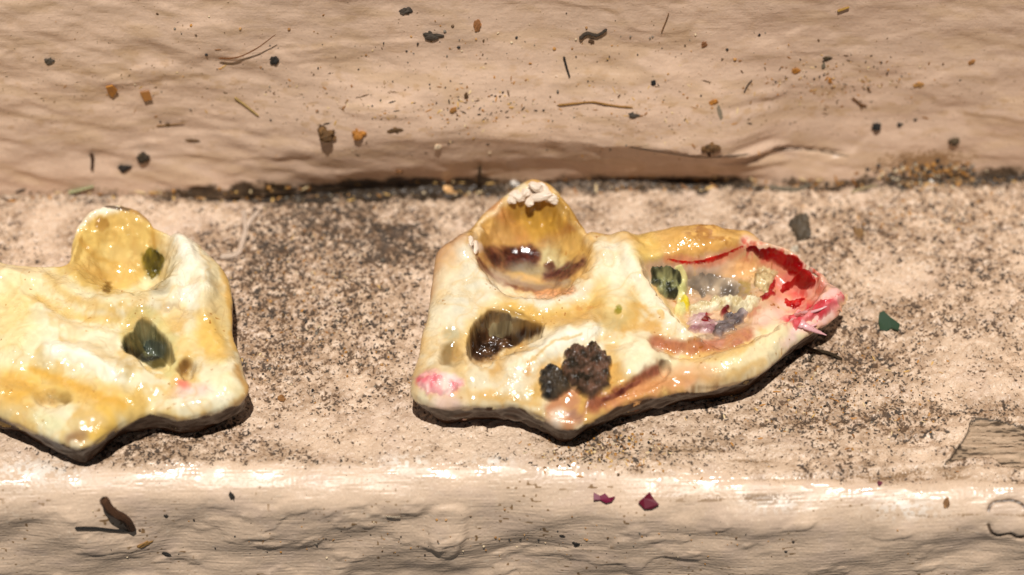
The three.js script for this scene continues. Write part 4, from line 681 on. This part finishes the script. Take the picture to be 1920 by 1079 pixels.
// dried fly remains
{ const f = new THREE.Group(); f.name = 'dead_fly'; scene.add(f); tag(f, 'dried fly remains with one grey wing on the wall', 'insect');
  const a = crumb(1336, 171, 24, 10, 0, OCHRE, 'body', '', ''), b = crumb(1348, 188, 12, 28, -10, [142, 128, 108], 'wing', '', '', undefined, { thick: 0.25 });
  for (const [m, n] of [[a, 'body'], [b, 'wing']]) { f.add(m); m.name = n; m.userData = {}; } }
crumb(1334, 243, 44, 19, -4, [104, 74, 40], 'dirt_clump', 'brown clump caught on the split in the wall paint', 'dirt clump', undefined, { thick: 0.9 });
crumb(1328, 257, 16, 14, 0, BARK, 'dirt_crumb', 'brown crumb hanging under the clump on the split', 'crumb');
crumb(1492, 131, 20, 11, -6, OCHRE, 'leaf_crumb', 'bright orange-brown crumb on the wall', 'crumb');
crumb(1551, 111, 22, 10, -18, [70, 56, 36], 'dirt_crumb', 'dark sliver over a grey crumb on the wall', 'crumb');
crumb(1545, 125, 13, 13, 0, [120, 108, 90], 'dirt_crumb', 'grey crumb below the dark sliver', 'crumb');
crumb(1557, 151, 11, 12, 0, OCHRE, 'leaf_crumb', 'orange crumb below the grey crumb and dark sliver', 'crumb');
crumb(1645, 238, 24, 17, 14, [30, 27, 24], 'dirt_crumb', 'large black crumb above the soil heap at the corner', 'crumb', undefined, { thick: 0.9 });
crumb(1687, 237, 14, 8, 0, SOOT, 'dirt_crumb', 'black sliver right of the large black crumb', 'crumb');
crumb(1717, 229, 9, 7, 0, SOOT, 'dirt_crumb', 'black speck beyond the black sliver on the wall', 'crumb');
crumb(1789, 262, 28, 17, -26, [84, 68, 46], 'dirt_crumb', 'tilted dark brown crumb above the soil heap', 'crumb', undefined, { thick: 0.9 });
twig([[1599, 185], [1611, 194], [1618, 204]], 0.09, [130, 84, 36], 'twig', 'forked little brown twig on the wall', 'twig', undefined, { branches: [[[[1614, 197], [1626, 200]], 0.9]] });
crumb(1725, 158, 24, 10, -14, [168, 122, 66], 'dirt_crumb', 'tan flat crumb high on the right wall board', 'crumb');
crumb(1823, 116, 18, 9, -25, [156, 108, 58], 'dirt_crumb', 'tan slanted crumb further up the right wall board', 'crumb');
crumb(1320, 75, 14, 12, 10, [140, 94, 58], 'dirt_crumb', 'lone brown crumb high on the wall board', 'crumb');
twig([[1570, 16], [1592, 8]], 0.12, [222, 172, 84], 'straw_piece', 'short yellow straw at the very top of the wall', 'straw');
twig([[1394, 162], [1400, 152], [1409, 143]], 0.06, SOOT, 'hair', 'short black curved bristle on the wall', 'hair');
twig([[1240, 52], [1247, 36], [1254, 16]], 0.06, [168, 124, 84], 'hair', 'fine brown hair standing upright on the wall', 'hair');
twig([[1180, 243, -0.02], [1240, 248, 0.05], [1310, 262, 0.05], [1380, 266, 0], [1460, 281, 0.05], [1530, 286, 0.05], [1592, 292, 0]], 0.05, [72, 52, 36], 'hair', 'long dark fibre lying along the split in the paint', 'fibre', undefined, { taper: 0.2 });
twig([[900, 292, 0.2], [898, 315, 0.4], [894, 346, 0.2]], 0.14, [88, 66, 40], 'twig', 'upright dark stalk in the corner behind the split tooth', 'twig');
crumb(838, 353, 26, 22, 0, [240, 190, 130], 'stone', 'pale orange pebble in the corner behind the split tooth', 'stone', undefined, { thick: 0.9, rough: 0.5 });
crumb(966, 349, 32, 15, -5, [226, 222, 216], 'stone', 'white pebble in the corner beside the crumbled tooth tip', 'stone', undefined, { thick: 0.9, rough: 0.4 });
crumb(1748, 338, 14, 22, 0, [244, 240, 232], 'stone', 'bright white grit in the soil heap', 'stone', undefined, { thick: 0.9, rough: 0.3 });
twig([[127, 362], [150, 354], [176, 346]], 0.16, [206, 204, 150], 'straw_piece', 'pale green straw lying in the corner', 'straw');
twig([[1444, 350], [1470, 358], [1500, 356], [1522, 345]], 0.22, [142, 130, 108], 'dirt_thread', 'grey worm-like thread lying in the corner', 'thread');
twig([[1600, 362], [1624, 354], [1648, 346]], 0.16, [206, 182, 140], 'straw_piece', 'tan straw lying in the corner soil', 'straw');
// on the sill
twig([[412, 488], [446, 478], [456, 448], [468, 420], [487, 396]], 0.27, [246, 218, 192], 'paint_thread', 'pale forked thread of paint beside the smooth tooth', 'thread', undefined, { taper: 0.2, branches: [[[[462, 436], [459, 415], [458, 398]], 0.9]], rough: 0.6 });
crumb(1505, 428, 60, 86, 0, [84, 72, 56], 'seed_husk', 'large dark oval husk behind the bloody tooth end', 'husk', undefined, { thick: 0.75, rough: 0.7 });
crumb(1610, 438, 26, 26, 0, [140, 106, 66], 'dirt_crumb', 'round brown crumb right of the dark oval husk', 'crumb');
crumb(1490, 470, 22, 16, 0, [188, 176, 158], 'stone', 'grey-white grit under the dark oval husk', 'stone');
flake([[1652, 586], [1660, 583], [1672, 596], [1690, 614], [1686, 626], [1672, 618], [1662, 624], [1649, 621], [1648, 604]], 0.14, 0.18, [34, 60, 36], 'leaf_flake', 'dark green three-cornered leaf flake on the sill', 'flake', undefined, 0.6);
crumb(527, 748, 20, 15, 0, [150, 104, 56], 'dirt_crumb', 'round tan crumb between the two teeth', 'crumb', undefined, { thick: 0.9 });
twig([[1498, 640, 0.1], [1520, 655, 0.5], [1548, 668, 0.3], [1580, 676, 0.05]], 0.16, [70, 52, 26], 'twig', 'dark broken twig under the bloody tooth end', 'twig', undefined, { branches: [[[[1530, 660], [1520, 676], [1524, 682]], 0.6], [[[1560, 672], [1572, 664]], 0.6]] });
twig([[194, 926, 1.5], [210, 944, 1.2], [232, 966, 0.6], [246, 994, 0]], 0.42, [84, 50, 22], 'twig', 'thick brown twig leaning off the front edge', 'twig', undefined, { taper: 0.15, flat: 0.8 });
twig([[140, 985], [175, 988], [210, 994], [244, 997]], 0.13, SOOT, 'twig', 'thin black strip modelled as the shadow of the thick brown twig', 'twig');  // black tube standing in for the shadow of the brown twig
crumb(435, 930, 11, 15, -20, SOOT, 'dirt_crumb', 'small black crumb on the front edge, clear of the brown twig', 'crumb', undefined, { thick: 0.9 });
crumb(310, 1042, 28, 9, 0, SOOT, 'dirt_crumb', 'black sliver low on the front face', 'crumb');
crumb(268, 1020, 40, 10, -18, [150, 112, 60], 'dirt_crumb', 'tan smear of crumbs under the brown twig', 'crumb');
crumb(1080, 1017, 17, 11, -30, SOOT, 'dirt_crumb', 'black pointed crumb on the front face under the maroon chips', 'crumb');
crumb(1055, 1002, 20, 6, 0, SOOT, 'dirt_crumb', 'thin black sliver beside the black pointed crumb', 'crumb');
crumb(310, 972, 12, 7, -20, SOOT, 'dirt_crumb', 'black fleck right of the brown twig', 'crumb');
twig([[724, 964], [738, 965], [750, 965]], 0.07, PALE, 'straw_piece', 'short pale splinter on the front face', 'straw');
const MAROON = [112, 20, 52];
flake([[1114, 926], [1126, 932], [1136, 928], [1144, 936], [1158, 934], [1150, 942], [1138, 944], [1126, 938], [1114, 938]], 0.1, 0.3, MAROON, 'paint_chip', 'long ragged maroon chip on the front edge', 'paint chip', 'maroon chips on the front edge', 0.3);
flake([[1196, 940], [1206, 934], [1218, 924], [1226, 936], [1236, 944], [1222, 952], [1208, 952]], 0.12, 0.4, [100, 22, 40], 'paint_chip', 'curled pointed maroon chip with a pale heart', 'paint chip', 'maroon chips on the front edge', 0.3);
crumb(1216, 942, 14, 8, -20, [206, 180, 170], 'paint_crumb', 'pale crumb lying in the curled maroon chip', 'crumb');
crumb(1650, 908, 11, 13, 0, [110, 44, 62], 'paint_crumb', 'dull maroon bead on the grimy end of the edge', 'crumb');
crumb(1775, 944, 16, 22, 0, [136, 98, 60], 'dirt_crumb', 'brown crumb left of the cracked paint blister', 'crumb');

// loose soil: grains nobody could count, one object
{
  const r = mulberry(21), M = [], C = [], q = new THREE.Quaternion(), tones = [[52, 40, 28], [96, 70, 42], [150, 106, 56], [186, 140, 84], [206, 184, 150], [36, 32, 30], [120, 110, 96], [176, 122, 52]];
  const put = (u, v, size, lift = 0.2) => {
    const s = surfaceAt(u, v); q.setFromEuler(new THREE.Euler(r() * 6, r() * 6, r() * 6));
    M.push(new THREE.Matrix4().compose(s.p.addScaledVector(s.n, size * lift).multiplyScalar(MM), q, new THREE.Vector3(size * MM, size * (0.4 + 0.5 * r()) * MM, size * (0.5 + 0.5 * r()) * MM)));
    C.push(col(...tones[Math.floor(r() * tones.length)]));
  };
  const gauss = () => (r() + r() + r() - 1.5) / 1.5;
  for (let i = 0; i < 620; i++) { const u = -100 + 2120 * r(), k = table(corner, u); if (r() > k + 0.1) continue; put(u, table([[0, 366], [400, 358], [800, 352], [1300, 346], [1920, 330]], u) + gauss() * 15 + 3, 0.05 + 0.16 * r() ** 3); }
  for (let i = 0; i < 620; i++) put(1738 + gauss() * 130, 318 + gauss() * 26 + Math.abs(gauss()) * 40, 0.06 + 0.17 * r() ** 2);
  for (let i = 0; i < 420; i++) put(1720 + gauss() * 300, 400 + gauss() * 80, 0.05 + 0.13 * r() * r());
  for (let i = 0; i < 480; i++) put(960 + gauss() * 1000, 185 + gauss() * 110, 0.03 + 0.08 * r() ** 3);
  for (let i = 0; i < 110; i++) put(1610 + gauss() * 240, 145 + gauss() * 60, 0.04 + 0.07 * r() ** 2);
  for (let i = 0; i < 50; i++) put(880 + gauss() * 110, 175 + gauss() * 45, 0.04 + 0.07 * r() ** 2);
  for (let i = 0; i < 120; i++) put(960 + gauss() * 1000, 80 + gauss() * 80, 0.05 + 0.1 * r() ** 2);
  for (let i = 0; i < 500; i++) put(600 + gauss() * 300, 560 + gauss() * 260, 0.05 + 0.1 * r() ** 2);
  for (let i = 0; i < 260; i++) put(1130 + gauss() * 190, 840 + gauss() * 60, 0.05 + 0.1 * r() ** 2);
  for (let i = 0; i < 260; i++) put(1560 + gauss() * 260, 740 + gauss() * 120, 0.05 + 0.09 * r() ** 2);
  for (let i = 0; i < 160; i++) put(960 + gauss() * 1000, 1010 + gauss() * 70, 0.04 + 0.08 * r() ** 2);
  const im = new THREE.InstancedMesh(lumpGeometry(5, 0.4, 1), new THREE.MeshPhysicalMaterial({ color: 0xffffff, roughness: 0.6 }), M.length);
  M.forEach((m, i) => { im.setMatrixAt(i, m); im.setColorAt(i, C[i]); });
  im.name = 'soil_grains'; im.castShadow = im.receiveShadow = true; im.userData = { kind: 'stuff', label: 'loose soil grains scattered over wall and sill', category: 'soil' };
  scene.add(im);
}

// fibres and bran-like bits among the soil
{
  const r = mulberry(77), M = [], C = [], q = new THREE.Quaternion(), gauss = () => (r() + r() + r() - 1.5) / 1.5, tones = [[206, 164, 96], [150, 100, 50], [186, 128, 60], [96, 66, 36], [222, 194, 146], [60, 46, 30]];
  const put = (u, v, len, w) => { const s = surfaceAt(u, v), a = r() * 6.28, X = s.right.clone().multiplyScalar(Math.cos(a)).addScaledVector(s.up, Math.sin(a)).addScaledVector(s.n, 0.35 * (r() - 0.3)).normalize(), Z = new THREE.Vector3().crossVectors(X, s.n).normalize(), Y = new THREE.Vector3().crossVectors(Z, X);
    M.push(new THREE.Matrix4().makeBasis(X, Y, Z).scale(new THREE.Vector3(len * MM, w * 0.5 * MM, w * MM)).setPosition(s.p.addScaledVector(s.n, w * 0.4).multiplyScalar(MM))); C.push(col(...tones[Math.floor(r() * tones.length)])); };
  for (let i = 0; i < 110; i++) put(960 + gauss() * 1000, 175 + gauss() * 120, 0.12 + 0.3 * r() ** 2, 0.03 + 0.05 * r());
  for (let i = 0; i < 70; i++) put(1560 + gauss() * 260, 150 + gauss() * 70, 0.1 + 0.2 * r() ** 2, 0.03 + 0.05 * r());
  for (let i = 0; i < 45; i++) put(900 + gauss() * 180, 175 + gauss() * 50, 0.1 + 0.2 * r() ** 2, 0.03 + 0.06 * r());
  for (let i = 0; i < 170; i++) { const u = 1920 * r(); put(u, table(cornerPx, u) + gauss() * 18, 0.2 + 0.5 * r() ** 2, 0.04 + 0.1 * r()); }
  for (let i = 0; i < 110; i++) put(1130 + gauss() * 220, 845 + gauss() * 60, 0.1 + 0.25 * r() ** 2, 0.03 + 0.06 * r());
  for (let i = 0; i < 150; i++) put(1500 + gauss() * 420, 760 + gauss() * 170, 0.1 + 0.3 * r() ** 2, 0.03 + 0.06 * r());
  for (let i = 0; i < 80; i++) put(560 + gauss() * 300, 560 + gauss() * 240, 0.1 + 0.25 * r() ** 2, 0.03 + 0.06 * r());
  const im = new THREE.InstancedMesh(lumpGeometry(9, 0.35, 1), new THREE.MeshPhysicalMaterial({ color: 0xffffff, roughness: 0.6 }), M.length);
  M.forEach((m, i) => { im.setMatrixAt(i, m); im.setColorAt(i, C[i]); });
  im.name = 'plant_fibres'; im.castShadow = im.receiveShadow = true; im.userData = { kind: 'stuff', label: 'tiny plant fibres and husks strewn over wall and sill', category: 'litter' };
  scene.add(im);
}

renderer.render(scene, camera);
